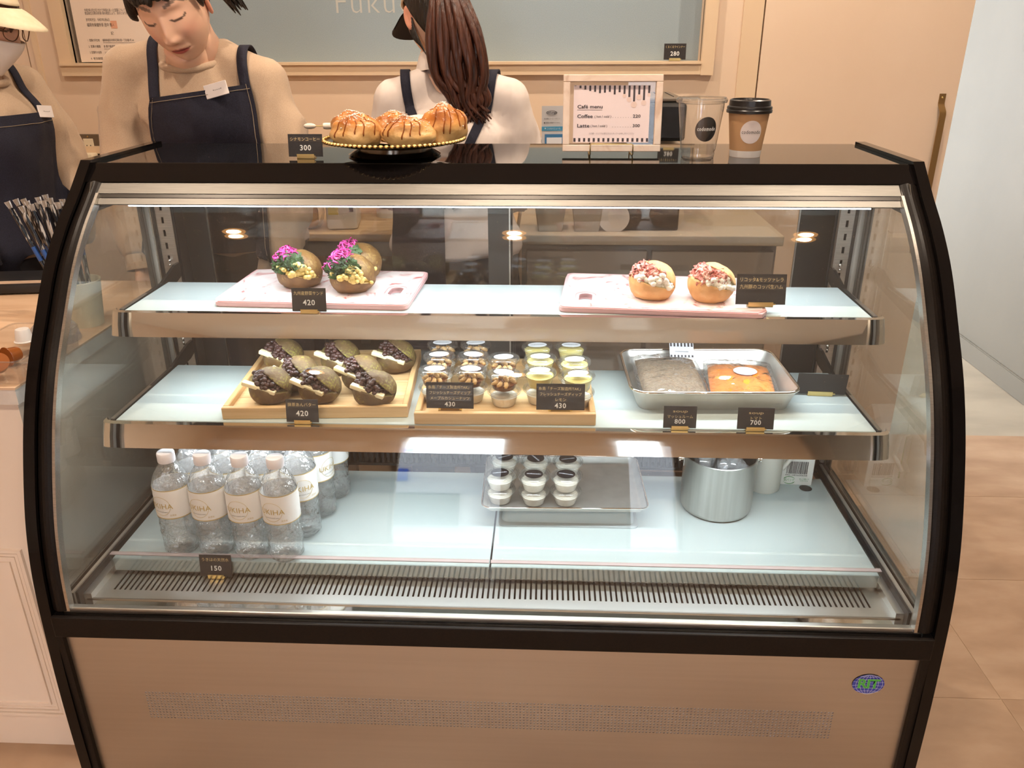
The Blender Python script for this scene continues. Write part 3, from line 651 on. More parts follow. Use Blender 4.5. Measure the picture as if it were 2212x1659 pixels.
veg_sandwich(4, 'herb bun with egg, kale and pink cabbage, left of the pair behind', (-.375, 1.495, .9607), radians(4))
veg_sandwich(5, 'herb bun with egg, kale and pink cabbage, nearest, right of the 420 card', (-.267, 1.468, .9607), radians(-2))
veg_sandwich(6, 'herb bun with pink cabbage, half hidden behind the nearest one', (-.272, 1.556, .9607), radians(-6))
def ham_sandwich(seed, label, loc, rotz):
    R = (.0425, .041, .0375); rng = random.Random(seed); d1, d2 = .004, .016; z = R[2]*.8
    t = thing('ham_sandwich', label, 'sandwich', loc, rotz, 'ham sandwiches on the right cutting board')
    for nm, n, d, up in (('lower_bun', N1, d1, False), ('upper_bun', N2, d2, True)): obj(nm, bun_half(R, n, d, up, seed+20, [M_HAMBUN, M_CRUMB]), t, (0, 0, z))
    P = wedge_pts(R, d1, d2-.003, 200, rng, .55, .96); A = sorted(P, key=lambda q: q[0].z+q[0].y*.3)
    lumps([(q*1.03, p) for q, p in A[:70]], .0045, .0075, rng).build('soft_cheese', M_CREAMC, t, 179, (0, 0, z))
    ribbons([(q*1.0, p) for q, p in A[52:]], .024, .012, rng, .005, .0006, 11, 1.4).build('cured_ham', M_HAM, t, 179, (0, 0, z))
    return t
ham_sandwich(7, 'plain bun with cured ham and white cheese, left of two', (.289, 1.440, .9607), radians(-2))
ham_sandwich(8, 'plain bun with cured ham and white cheese, beside the wide black card', (.393, 1.428, .9607), radians(14))

# ------------------------------------------------------------------ bamboo trays
M_BAMBOO = noise_mat('bamboo', [srgb(204, 164, 112), srgb(220, 184, 134), srgb(228, 196, 148)], (3, 60, 60), 1.5, 4, rough=.42, lo=.25, hi=.75)
M_BAMBOOY = noise_mat('bamboo_side', [srgb(200, 158, 106), srgb(218, 180, 130)], (60, 3, 60), 1.5, 4, rough=.42, lo=.25, hi=.75)
def bamboo_tray(label, loc, rotz, w, d):
    t = thing('bamboo_tray', label, 'tray', loc, rotz, 'bamboo trays on the lower shelf')
    k = 4
    for i in range(k): MB().rbox((0, -d/2+d*(i+.5)/k, .007), (w-.016, d/k-.0008, .008), .0006, 1).build('floor_slat', M_BAMBOO, t)
    for s in (-1, 1):
        MB().rbox((0, s*(d/2-.005), .0115), (w, .010, .0225), .0012, 1).build('end_rim', M_BAMBOO, t); MB().rbox((s*(w/2-.005), 0, .0115), (.010, d-.0202, .0225), .0012, 1).build('side_rim', M_BAMBOOY, t)
    return t
bamboo_tray('bamboo tray holding eight green buns', (-.318, 1.428, SH2), radians(3.5), .328, .285)
bamboo_tray('bamboo tray holding the dip cups', (.0255, 1.402, SH2), radians(1.2), .316, .262)

# ------------------------------------------------------------------ dip cups
M_PET = clear_mat('clear_cup', (.985, .99, .99), f0=.05, gain=1.2, body=.02, edge=(.72, .74, .74)); M_STICK = mat('white_sticker', srgb(232, 234, 240), .4); M_STICKB = mat('black_sticker', srgb(24, 22, 26), .35)
M_INK = mat('dark_print', srgb(70, 68, 72), .5); M_CHEESE = noise_mat('white_cheese', [srgb(236, 226, 206), srgb(246, 240, 226)], (60, 60, 60), 1, 4, rough=.45, bump=.4)
M_SYRUP = mat('maple_syrup', srgb(92, 44, 22), .12); M_NUT = noise_mat('cashew', [srgb(198, 150, 88), srgb(226, 186, 124)], (60, 60, 60), 1, 4, rough=.35); M_LEMON = noise_mat('lemon_curd', [srgb(232, 214, 128), srgb(242, 230, 162)], (60, 60, 60), 1, 3, rough=.3)
CH = .031
CUPR = lambda z: .0205+.0065*z/.026
_inner = MB().lathe([(0, .0008), (.0198, .0008), (.0245, .017), (.0, .018)], 16).mesh('filling', M_CHEESE, 50)
_innerL = MB().lathe([(0, .0008), (.0198, .0008), (.0250, .0205), (.0, .0215)], 16).mesh('filling', M_LEMON, 50)
_innerS = MB().lathe([(0, .0008), (.0198, .0008), (.0235, .011), (.0, .0115)], 16).mesh('filling', M_SYRUP, 50)
rn = random.Random(3); nb = MB()
for k in range(9):
    a = k*.7+rn.uniform(-.2, .2); r = .017 if k < 8 else 0; c = (r*cos(a*1.0), r*sin(a), .0135+rn.uniform(-.002, .002)); nb.tube([(c[0]+.006*cos(a+1.6+u), c[1]+.006*sin(a+1.6+u), c[2]+.002*sin(u*2)) for u in (-1.1, -.5, 0, .5, 1.1)], [.0024, .004, .0043, .004, .0024], 7)
_nuts = nb.mesh('nuts', M_NUT, 179)
_cupwall = MB().lathe([(0, 0), (.0198, 0), (.0205, .001), (.0268, .0255), (.0288, .0262), (.0288, .0272)], 24, cap=False).mesh('cup', M_PET, 40)
_lid = MB().lathe([(.0268, .0225), (.0302, .0232), (.0308, .0265), (.0295, .0290), (.0270, .0284), (.0255, .0275), (.0240, .0292), (.0225, .0302), (0, .0303)], 24, cap=False).mesh('lid', M_PET, 40)
def dip_cup(kind, label, group, loc, rot, lab=True):
    t = thing('dip_cup', label, 'dip cup', loc, rot, group)
    obj('cup', _cupwall, t); obj('lid', _lid, t)
    if kind == 'nut': obj('syrup', _innerS, t); obj('nuts', _nuts, t)
    else: obj('filling', _innerL if kind == 'lemon' else _inner, t)
    if lab:
        black = group.startswith('black')
        s = obj('sticker', disc_mesh(.0185 if not black else .0178, .0130 if not black else .0172, M_STICKB if black else M_STICK, 24, 1), t, (0, 0, .0308))
        text('codomodo', .0056, M_STICK if black else M_INK, s, (0, 0, .0003), (0, 0, 0), bold=.015, spacing=1.12, fit=.027)
    return t
maple = [(-.1048, 1.487), (-.0396, 1.489), (-.1034, 1.423), (-.0387, 1.425), (.0191, 1.414), (-.1023, 1.351), (-.0369, 1.353), (.0235, 1.338)]
lemon = [(.0812, 1.479), (.1467, 1.481), (.0877, 1.419), (.1514, 1.406), (.0876, 1.350), (.1557, 1.338)]
rows = {0: 'back row, left', 1: 'back row, right', 2: 'middle row, left', 3: 'middle row, centre', 4: 'middle row, right', 5: 'front row, left', 6: 'front row, centre', 7: 'front row, right'}
rowsl = {0: 'back row, left', 1: 'back row, right', 2: 'middle row, left', 3: 'middle row, right', 4: 'front row, left', 5: 'front row, right'}
tz = SH2+.0112
for i, (x, y) in enumerate(maple):
    dip_cup('plain', 'white cheese dip cup under the nut cup, %s' % rows[i], 'white cheese cups under the nut cups', (x, y, tz), .3*i, False)
    dip_cup('nut', 'dip cup of cashews in brown syrup, %s' % rows[i], 'nut dip cups', (x, y, tz+CH), radians(rn.uniform(-18, 22)))
for i, (x, y) in enumerate(lemon):
    dip_cup('plain', 'white cheese dip cup under the lemon cup, %s' % rowsl[i], 'white cheese cups under the lemon cups', (x, y, tz), .4*i, False)
    dip_cup('lemon', 'pale yellow lemon dip cup, %s' % rowsl[i], 'lemon dip cups', (x, y, tz+CH), radians(rn.uniform(-14, 14)))
# stacks with black stickers on the lower steel tray
bt = [(.0122, 1.372, 12), (.078, 1.369, -4), (.1398, 1.371, -14), (.0177, 1.437, 30), (.0804, 1.433, -58), (.1445, 1.432, 16)]
nm = ['front row, left', 'front row, middle', 'front row, right', 'back row, left', 'back row, middle', 'back row, right']
for i, (x, y, a) in enumerate(bt):
    dip_cup('plain', 'lower cheese cup on the steel tray, %s' % nm[i], 'black sticker cheese cups, lower layer', (x, y, .5650), 0)
    dip_cup('plain', 'cheese cup with round black sticker, %s' % nm[i], 'black sticker cheese cups, upper layer', (x, y, .5650+CH), radians(a))

# ------------------------------------------------------------------ steel trays, soup bags
M_TRAYS = noise_mat('tray_steel', [(.66, .64, .60), (.74, .72, .68)], (30, 30, 30), 1, 3, rough=.34, metal=.75)
def rrect(w, d, r, n=5):
    out = []
    for cx, cy, a0 in ((w/2-r, d/2-r, 0), (-w/2+r, d/2-r, pi/2), (-w/2+r, -d/2+r, pi), (w/2-r, -d/2+r, 3*pi/2)):
        for k in range(n+1): a = a0+pi/2*k/n; out.append((cx+r*cos(a), cy+r*sin(a)))
    return out
def loft(b, rings, close_bottom=True, close_top=False):
    n = len(rings[0]); vs = [p for r in rings for p in r]; fs = [(i*n+k, i*n+(k+1) % n, (i+1)*n+(k+1) % n, (i+1)*n+k) for i in range(len(rings)-1) for k in range(n)]
    if close_bottom: fs.append(tuple(range(n-1, -1, -1)))
    if close_top: fs.append(tuple((len(rings)-1)*n+k for k in range(n)))
    return b.add(vs, fs)
def pan(b, wt, dt, wb, db, h, r, th=.0012):
    R = lambda w, d, z, rr: [(x, y, z) for x, y in rrect(w, d, rr)]
    loft(b, [R(wb, db, 0, r*.7), R(wb+.004, db+.004, .003, r*.75), R(wt, dt, h, r)], True)
    loft(b, [R(wt-2*th, dt-2*th, h, r), R(wb+.002, db+.002, .0045, r*.75), R(wb-.004, db-.004, .0018, r*.7)][::-1], True)
    return b
st = thing('steel_tray', 'deep steel tray holding two soup bags', 'tray', (.4, 1.441, SH2), radians(1.8))
pan(MB(), .300, .216, .270, .186, .040, .03).build('pan', M_TRAYS, st, 40)
MB().tube([(x, y, .040) for x, y in rrect(.302, .218, .031)+rrect(.302, .218, .031)[:1]], .0028, 8, cap=False).build('rolled_rim', M_MIRROR, st, 60)
M_FILM = clear_mat('clear_film', (.97, .97, .97), f0=.07, gain=1.9, rough=.06, body=.04, ripple=1.0, rscale=38)
def pouch(w, d, h, seed, wr=.0025):
    b = MB(); n = 26; vs = []; fs = []
    for s in (1, -1):
        o = len(vs)
        for i in range(n):
            for j in range(n):
                u, v = i/(n-1)*2-1, j/(n-1)*2-1; k = max(0, (1-u**4)*(1-v**4))**.5
                vs.append((u*w/2*(1-.03*v*v), v*d/2*(1-.03*u*u), s*h/2*k+wr*noise.noise(Vector((u*4+seed, v*4, s)))*k))
        for i in range(n-1):
            for j in range(n-1): a = o+i*n+j; q = (a, a+n, a+n+1, a+1); fs.append(q if s > 0 else q[::-1])
    return b.add(vs, fs)
M_SOUPB = noise_mat('mushroom_soup', [srgb(120, 98, 76), srgb(156, 134, 108)], (240, 240, 240), 1, 5, rough=.5, bump=.4); M_SOUPO = noise_mat('tomato_soup', [srgb(222, 120, 34), srgb(238, 146, 54)], (30, 30, 30), 1, 3, rough=.3)
sb = thing('soup_bag', 'clear pouch of brown mushroom soup with striped label', 'soup bag', (.335, 1.44, SH2+.0135), radians(2), rot=(radians(7), 0, radians(3)))
pouch(.118, .155, .028, 1).build('soup', M_SOUPB, sb, 179, (0, 0, .008))
pouch(.132, .178, .034, 2, .006).build('film', M_FILM, sb, 179, (0, .004, .008))
lb = MB().cbox((0, 0, 0), (.047, .042, .0006)).build('label_card', M_STICK, sb, loc=(.034, .078, .033), rot=(radians(30), 0, radians(-4))); lb['label'] = 'white label with navy stripes'
for k in range(7):
    MB().cbox((-.0205+k*.0068, .012, .0005), (.0033, .017, .0003)).build('stripe', M_INK, lb)
    MB().cbox((-.0205+k*.0068, -.0185, .0005), (.0033, .0045, .0003)).build('stripe', M_INK, lb)
text('codomodo', .0045, M_INK, lb, (0, -.008, .0006), (0, 0, 0), fit=.026)
so = thing('soup_bag', 'clear pouch of orange tomato soup with white oval sticker', 'soup bag', (.466, 1.43, SH2+.0115), rot=(radians(4), 0, radians(-6)))
pouch(.118, .140, .026, 4).build('soup', M_SOUPO, so, 179, (0, 0, .009))
pouch(.134, .172, .030, 5, .006).build('film', M_FILM, so, 179, (0, .004, .009))
obj('sticker', disc_mesh(.022, .016, M_STICK, 24, 1), so, (.008, .015, .0262), (radians(2), 0, 0))
text('codomodo', .005, M_INK, so, (.008, .015, .0266), (radians(2), 0, 0), fit=.027)
# lower deck trays
ub = thing('plastic_tub', 'grey plastic tub turned over under the steel tray', 'tub', (.145, 1.455, .525), 0)
b = MB(); loft(b, [[(x, y, z) for x, y in rrect(w, d, r)] for w, d, z, r in ((.272, .228, 0, .012), (.272, .228, .003, .012), (.258, .214, .006, .014), (.248, .204, .034, .014), (.242, .198, .0365, .014))], True, True); b.build('tub', mat('grey_plastic', srgb(170, 180, 182), .3), ub, 40)
st2 = thing('steel_tray', 'flat steel tray holding the black sticker cups', 'tray', (.136, 1.434, .5618), radians(1.2))
pan(MB(), .316, .206, .296, .188, .0135, .014).build('pan', M_TRAYS, st2, 40)
MB().tube([(x, y, .0135) for x, y in rrect(.318, .208, .015)+rrect(.318, .208, .015)[:1]], .0018, 6, cap=False).build('rolled_rim', M_MIRROR, st2, 60)

# ------------------------------------------------------------------ pot, pitcher, carton
M_POT = noise_mat('pot_steel', [(.52, .50, .47), (.60, .58, .55)], (50, 50, 1.5), 2, rough=.28, metal=1)
pt = thing('steel_pot', 'brushed steel ice pot with side pins', 'pot', (.444, 1.433, .525))
MB().lathe([(0, 0), (.062, 0), (.068, .004), (.0705, .012), (.0705, .118), (.072, .120), (.0705, .1215), (.0690, .118), (.0688, .012), (0, .008)], 48, cap=False).build('pot_body', M_POT, pt, 40)
for s in (-1, 1):
    MB().lathe([(.0, 0), (.004, 0), (.004, .006), (.0062, .007), (.0062, .010), (.003, .0115), (0, .0115)], 14).xf(Matrix.Translation((s*.0705, 0, .108)) @ Matrix.Rotation(s*pi/2, 4, 'Y')).build('pin', M_MIRROR, pt, 40)
    MB().cbox((s*.0712, 0, .106), (.0016, .016, .022)).build('pin_plate', M_POT, pt)
ic = MB(); rg = random.Random(9)
for k in range(26):
    a, r = rg.uniform(0, 6.3), .055*sqrt(rg.random()); st_ = len(ic.v); ic.rbox((0, 0, 0), (.024, .022, .02), .004, 2)
    ic.xf(Matrix.Translation((r*cos(a), r*sin(a), .105+rg.uniform(-.006, .008))) @ Matrix.Rotation(rg.uniform(0, 6), 4, Vector((rg.random(), rg.random(), rg.random()+.1))), st_)
stuff(ic.build('ice', clear_mat('ice', (.95, .96, .97), f0=.1, gain=1.5, body=.12), pt, 40))
MB().tube([(-.02, -.04, .10), (-.005, -.01, .122), (.012, .03, .135)], .004, 8, flat=.5).build('tongs', mat('grey_tongs', (.25, .25, .26), .3, 1), pt, 60)
pc = thing('white_pitcher', 'white plastic pitcher behind the steel pot', 'pitcher', (.558, 1.512, .525))
MB().lathe([(0, 0), (.031, 0), (.034, .004), (.037, .15), (.0385, .152), (.0365, .15), (.033, .006), (0, .005)], 28, cap=False).build('jug', mat('milky_plastic', srgb(226, 224, 212), .35), pc, 40)
MB().tube([(.036, 0, .13), (.055, 0, .125), (.058, 0, .08), (.036, 0, .045)], .005, 8).build('handle', MATS['milky_plastic'], pc, 60)
ct = thing('milk_carton', 'white drink carton with barcode and green recycling mark', 'carton', (.627, 1.552, .525), radians(-3))
MB().rbox((0, 0, .075), (.073, .06, .15), .001, 1).extrude_x([(-.03, .15), (.03, .15), (.0, .178)], -.0365, .0365).build('carton', mat('carton_white', srgb(238, 238, 230), .45), ct)
rb = random.Random(2); x = -.019
bc = MB()
while x < .024: w = rb.choice((.0006, .001, .0016)); bc.box(x, x+w, -.0306, -.0303, .027, .056); x += w+rb.choice((.0007, .0011))
bc.build('barcode', mat('print_black', (.02, .02, .02), .5), ct)
text('4901085600658', .006, MATS['print_black'], ct, (.002, -.0305, .0235), fit=.045)
GR = mat('print_green', srgb(60, 150, 70), .5)
text('紙パック', .0075, GR, ct, (-.011, -.0305, .0115), fit=.021)
for s in (0, pi): MB().tube([(-.011+.0125*cos(t+s), -.0304, .0115+.0085*sin(t+s)) for t in [.35+2.4*k/8 for k in range(9)]], [.0006]*2+[.0012]*5+[.0016, .0003], 5, flat=.3).build('recycling_arrow', GR, ct)
text('洗って開いて\nリサイクル', .0042, GR, ct, (.0195, -.0305, .0125), fit=.02)
MB().box(-.0366, -.032, -.0305, -.0301, .02, .15).build('green_edge', GR, ct)

# ------------------------------------------------------------------ water bottles
M_WATER = clear_mat('water_bottle_clear', (1, 1, 1), f0=.10, gain=2.0, rough=.02, body=.085, ripple=.8, rscale=75, edge=(.74, .80, .82))  # white share and darker rim imitate light refracted in the water
M_BLAB = noise_mat('bottle_label', [srgb(240, 238, 236), srgb(246, 244, 242)], (1, 1, 1), 3, rough=.35); M_CAPW = mat('white_cap', srgb(240, 234, 238), .35); M_GOLDP = mat('gold_ink', srgb(196, 168, 100), .4)
def brad(z):
    P = [(0, .0215), (.004, .027), (.010, .0315), (.016, .0308), (.022, .0322), (.03, .0312), (.05, .0318), (.056, .0305), (.062, .0318), (.078, .031), (.084, .0325), (.146, .0325), (.152, .0318), (.166, .0265), (.178, .0185), (.186, .0135), (.190, .0128)]
    for (a, b), (c, d) in zip(P, P[1:]):
        if a <= z <= c: return b+(d-b)*(z-a)/(c-a)
    return .0128
def bottle(first):
    t = thing('water_bottle', '', 'bottle')
    b = MB(); n = 28; vs = []; zs = [0, .004, .010, .016, .022, .028, .034, .040, .046, .052, .058, .064, .070, .076, .082, .086, .146, .150, .156, .162, .168, .174, .180, .186, .190]
    for z in zs:
        for i in range(n):
            a = 2*pi*i/n; r = brad(z)
            if .02 < z < .08: r *= 1+.045*sin(a*5+z*120)*sin((z-.02)/.06*pi)
            if z < .01: r *= 1-.06*abs(sin(a*2.5))
            if z > .15 and z < .176: r *= 1-.02*abs(sin(a*4+z*60))
            vs.append((r*cos(a), r*sin(a), z))
    b.add(vs, [(j*n+i, j*n+(i+1) % n, (j+1)*n+(i+1) % n, (j+1)*n+i) for j in range(len(zs)-1) for i in range(n)]+[tuple(range(n-1, -1, -1)), tuple((len(zs)-1)*n+i for i in range(n))])
    b.build('bottle', M_WATER, t, 60)
    MB().lathe([(.0148, .1875), (.0152, .189), (.0152, .2035), (.0140, .2055), (0, .206)], 24).build('cap', M_CAPW, t, 40)
    L = MB().lathe([(.0329, .0865)]+[(.0329+.0005*(k % 2), .0865+.0575*k/10) for k in range(1, 10)]+[(.0329, .144)], 32, cap=False).build('label_sleeve', M_BLAB, t, 60)
    for z in (.0875, .1435): MB().lathe([(.0333, z-.0008), (.0333, z+.0008)], 32, cap=False).build('gold_line', M_GOLDP, L, 60)
    for s, sz, zc, m, f in (('UKIHA', .0145, .1125, M_GOLDP, .045), ('natural mineral water', .0036, .1015, M_INK, .026), ('天然水', .0042, .0945, M_GOLDP, .011)):
        me = text_mesh(s, sz, res=2, spacing=1.05); me.materials.clear(); me.materials.append(m)
        w = max(v.co.x for v in me.vertices)-min(v.co.x for v in me.vertices)
        for v in me.vertices: v.co.x *= f/w
        wrap_z(me, lambda z: .0333, {.0945: .62}.get(zc, 0), zc, .0006); obj('lettering', me, L)
    ar = MB().tube([(.0342*sin(u), -.0342*cos(u), .113+.0185*sin(t)) for t in [2*pi*k/28 for k in range(29)] for u in [.55*cos(t)]], .0003, 4, cap=False); ar.build('oval_line', M_GOLDP, L)
    return t
b0 = bottle(True)
cols = [-.570, -.5035, -.4355, -.371]; cn = ['first', 'second', 'third', 'fourth']; rw = ['front row', 'second row', 'third row', 'back row']
for r in range(4):
    for c in range(4):
        t = b0 if r == c == 0 else copy_tree(b0); t.location = (cols[c]+.012*r, 1.241+.071*r-(.012*c/3 if r == 0 else .006), .525); t.rotation_euler = (0, 0, radians([-18, -12, -6, -10][c]+r*37))
        t['label'] = 'clear water bottle with white label, %s, %s from the left' % (rw[r], cn[c]); t['group'] = 'water bottles on the deck'
# ------------------------------------------------------------------ things on top of the case
TOP = 1.1915
M_SILVER = mat('tarnished_silver', (.34, .31, .28), .16, 1)
cs = thing('cake_stand', 'low footed glass cake stand with beaded gold rim', 'cake stand', (-.197, 1.6, TOP))
MB().lathe([(0, 0), (.086, 0), (.088, .003), (.078, .009), (.070, .013), (.072, .017), (.06, .0185), (0, .0185)], 48).build('foot', M_SILVER, cs, 40)
MB().lathe([(0, .018), (.06, .018), (.11, .0225), (.132, .029), (.133, .0305), (.110, .025), (.06, .0205), (0, .0205)], 64, cap=False).build('plate', mat('smoky_glass_plate', (.10, .085, .06), .08), cs, 40)
gb = MB()
for k in range(84): a = 2*pi*k/84; gb.sphere((.133*cos(a), .133*sin(a), .0305), (.0048, .0048, .0036), 6, 5)
gb.build('beaded_rim', mat('gold_rim', (.80, .58, .24), .25, 1), cs, 179)
M_PASTRY = bun_mat('pastry_crust', srgb(150, 82, 30), srgb(196, 124, 56), srgb(226, 170, 96), None, .28)
M_SUGAR = noise_mat('sugar', [srgb(236, 224, 208), srgb(250, 244, 236)], (90, 90, 90), 1, 3, rough=.8); M_CARAMEL = mat('caramel', srgb(142, 74, 26), .14)
def bake(m):
    # crust: deep brown crown, pale dough low on the sides
    n, l, b = nodes(m); src = b.inputs['Base Color'].links[0].from_socket; c = n.new('ShaderNodeTexCoord'); sx = n.new('ShaderNodeSeparateXYZ'); l.new(c.outputs['Object'], sx.inputs[0])
    nz = n.new('ShaderNodeTexNoise'); nz.inputs['Scale'].default_value = 38; l.new(c.outputs['Object'], nz.inputs['Vector']); ad = n.new('ShaderNodeMath'); ad.operation = 'MULTIPLY_ADD'; ad.inputs[1].default_value = .03; l.new(nz.outputs[0], ad.inputs[0]); l.new(sx.outputs[2], ad.inputs[2])
    r = n.new('ShaderNodeMapRange'); r.inputs[1].default_value = .030; r.inputs[2].default_value = .060; l.new(ad.outputs[0], r.inputs[0]); mx = n.new('ShaderNodeMix'); mx.data_type = 'RGBA'; l.new(r.outputs[0], mx.inputs[0]); mx.inputs[6].default_value = (*srgb(236, 196, 134), 1); l.new(src, mx.inputs[7]); l.new(mx.outputs[2], b.inputs['Base Color'])
bake(M_PASTRY)
def pastry(seed, label, loc, rotz, r):
    rng = random.Random(seed); t = thing('coffee_roll', label, 'pastry', loc, rotz, 'coffee rolls on the cake stand')
    def sh(v):
        a = math.atan2(v.y, v.x); rr = sqrt(v.x**2+v.y**2); k = 1+.13*noise.noise(v*1.9+Vector((seed*3, 0, 0)))+.03*noise.noise(v*6+Vector((seed, 5, 0)))-.09*max(0, cos(a*2+seed+rr*3.5))**3*max(0, v.z+.3)
        return Vector((v.x*k, v.y*k, max(v.z, -.72)*k-.10*exp(-((rr-.55)/.16)**2)*max(0, v.z)))
    z0 = r[2]*.72
    MB().sphere((0, 0, z0), r, 40, 26, sh).build('roll', M_PASTRY, t, 179)
    sf = lambda a, th: Vector((sin(th)*cos(a), sin(th)*sin(a), cos(th)))
    for k in range(5):
        a = -pi/2+(k-2)*.42+rng.uniform(-.08, .08); top = rng.uniform(.45, .7); end = rng.uniform(1.5, 1.85)
        P = [sh(sf(a+.05*sin(u*5), top+(end-top)*u)) for u in [i/8 for i in range(9)]]
        MB().tube([(p.x*r[0]*1.01, p.y*r[1]*1.01, z0+p.z*r[2]*1.01) for p in P], [.0011]*7+[.0016, .0010], 6).build('caramel_drip', M_CARAMEL, t, 179)
    sg = MB()
    for k in range(150):
        th, a = abs(rng.gauss(0, .42)), rng.uniform(0, 6.3); p = sh(sf(a, th)); q = rng.uniform(.0007, .0019)
        sg.sphere((p.x*r[0]*1.005, p.y*r[1]*1.005, z0+p.z*r[2]*1.005), (q, q, q*.6), 5, 4)
    stuff(sg.build('sugar_crystals', M_SUGAR, t, 179))
    return t
pz = TOP+.0212
pastry(1, 'glazed coffee roll with caramel drips, front left of the stand', (-.262, 1.565, pz), .2, (.049, .043, .033))
pastry(2, 'glazed coffee roll at the left rim, behind the front one', (-.284, 1.628, pz), 1.2, (.042, .04, .034))
pastry(3, 'sugared coffee roll in the middle of the stand, at the back', (-.205, 1.645, pz), 2.2, (.046, .042, .033))
pastry(4, 'glazed coffee roll with caramel drips, front right of the stand', (-.163, 1.563, pz), -.15, (.050, .042, .031))
pastry(5, 'tall sugared coffee roll at the right rim of the stand', (-.103, 1.622, pz), .5, (.046, .044, .042))
lp = MB(); n = 64; vs = [(0, 0, 0)]
for j, rr in enumerate((.05, .085)):
    for i in range(n): a = 2*pi*i/n; q = rr*(1+.035*cos(a*16)*(j)); vs.append((q*cos(a), q*sin(a), .004*j*j+0.06*max(0, sin(a)-.35)*j))
lp.add(vs, [(0, 1+i, 1+(i+1) % n) for i in range(n)]+[(1+i, 1+n+i, 1+n+(i+1) % n, 1+(i+1) % n) for i in range(n)])
tag(lp.build('lace_paper', mat('white_paper', srgb(236, 226, 212), .7), None, 60, (-.165, 1.63, TOP+.0212)), 'white scalloped paper doily under the coffee rolls', 'doily')
sv = thing('cake_server', 'cake server with white handle lying behind the rolls', 'cake server', (-.33, 1.632, TOP+.0445))
MB().sphere((-.037, 0, .0055), (.0125, .0055, .0055), 14, 10).build('handle_knob', mat('white_handle', srgb(236, 226, 210), .35), sv, 179)
MB().tube([(-.025, 0, .0055), (-.008, .001, .0056)], .0011, 6).tube([(-.008, .001, .0056), (.06, .01, .006)], .0012, 6).build('rod', M_GOLD, sv, 60)
MB().lathe([(.0055, 0), (.0062, .004), (.0058, .02), (0, .021)], 14).xf(Matrix.Translation((-.010, .001, .0055)) @ Matrix.Rotation(pi/2, 4, 'Y')).build('ferrule', MATS['white_handle'], sv, 40)
MB().cbox((.088, .012, .0035), (.06, .03, .0015)).build('blade', M_GOLD, sv)
# framed menu on a brass easel
M_FRM = noise_mat('beige_marble', [srgb(214, 186, 164), srgb(232, 210, 192), srgb(238, 220, 204)], (14, 14, 14), 1.2, 5, rough=.3, lo=.3, hi=.65, dist=1.8)
mf = thing('menu_frame', 'beige marble frame holding the cafe menu', 'picture frame', (.216, 1.598, TOP+.007), rot=(radians(-7), 0, 0))
fw, fh, ft = .184, .137, .0125
MB().rbox((0, 0, ft/2), (fw, .014, ft), .001, 1).build('frame_bottom', M_FRM, mf); MB().rbox((0, 0, fh-ft/2), (fw, .014, ft), .001, 1).build('frame_top', M_FRM, mf)
for s in (-1, 1): MB().rbox((s*(fw/2-ft/2), 0, fh/2), (ft, .0138, fh-2*ft-.0004), .001, 1).build('frame_side', M_FRM, mf)
MB().box(-fw/2+ft, fw/2-ft, .001, .0024, ft, fh-ft).build('acrylic', clear_mat('frame_acrylic', (.93, .92, .92), f0=.05), mf)
pp = MB().box(-.0725, .0695, -.0008, .0002, .0165, .1185).build('menu_sheet', mat('pale_pink_paper', srgb(240, 224, 226), .6), mf); IN2 = mat('menu_print', srgb(66, 60, 66), .6)
for k, L in enumerate((1, 6, 9, 12, 14, 17, 16, 14, 20, 15, 19, 26, 36, 20, 33, 17)):
    x = -.0695+k*.0091; MB().box(x-.0018, x+.0018, -.0012, -.0009, .118-L*.00078, .118).build('stripe', IN2, pp)
    MB().box(x-.0020, x+.0020, -.0012, -.0009, .0180, .0245).build('stripe', IN2, pp)
PCH = mat('peach_print', srgb(232, 208, 200), .6)
for k, L, r in ((10, 19, .0035), (11, 26, .0045), (12, 36, .0055), (13, 20, .005), (14, 33, .0048), (15, 17, .003)):
    obj('dot', disc_mesh(r, r, PCH, 16, 1), pp, (-.0695+k*.0091, -.0011, .118-L*.00078-r), STAND)
tx = lambda s, sz, x, z, f=None, b=.012: text(s, sz, IN2, pp, (x, -.0012, z), align='LEFT', bold=b, fit=f)
tx('Café menu', .0088, -.0655, .0805, .047, .02); MB().box(-.0655, -.0185, -.0012, -.0009, .0750, .0754).build('underline', IN2, pp)
tx('Coffee', .0088, -.0655, .0635, .029, .02); tx('( hot / cold )', .0058, -.033, .0632, .031); tx('. . . . . . . .', .006, .0005, .0630, .035, 0); tx('220', .0078, .0385, .0637, .0145, .015)
tx('Latte', .0088, -.0655, .0465, .023, .02); tx('( hot / cold )', .0058, -.040, .0462, .031); tx('. . . . . . . .', .006, .0005, .0460, .035, 0); tx('300', .0078, .0385, .0467, .0135, .015)
text('お砂糖・ミルクが必要な方はスタッフへお申し付けください', .0036, mat('light_print', srgb(150, 140, 145), .6), pp, (.0, -.0012, .0325), fit=.085)
es = thing('brass_easel', 'thin brass wire easel holding up the menu frame', 'easel', (.216, 1.598, TOP))
for s in (-1, 1):
    MB().tube([(s*.040, .055, .0012), (s*.040, -.006, .0012), (s*.040, -.0125, .003), (s*.040, -.0125, .020), (s*.038, -.0125, .0222)], .0011, 6).tube([(s*.040, .055, .0012), (s*.034, .012, .06)], .0011, 6).build('side_wire', M_GOLD, es, 60)
MB().tube([(-.038, -.0125, .0222), (.038, -.0125, .0222)], .0011, 6).build('cross_wire', M_GOLD, es, 60)
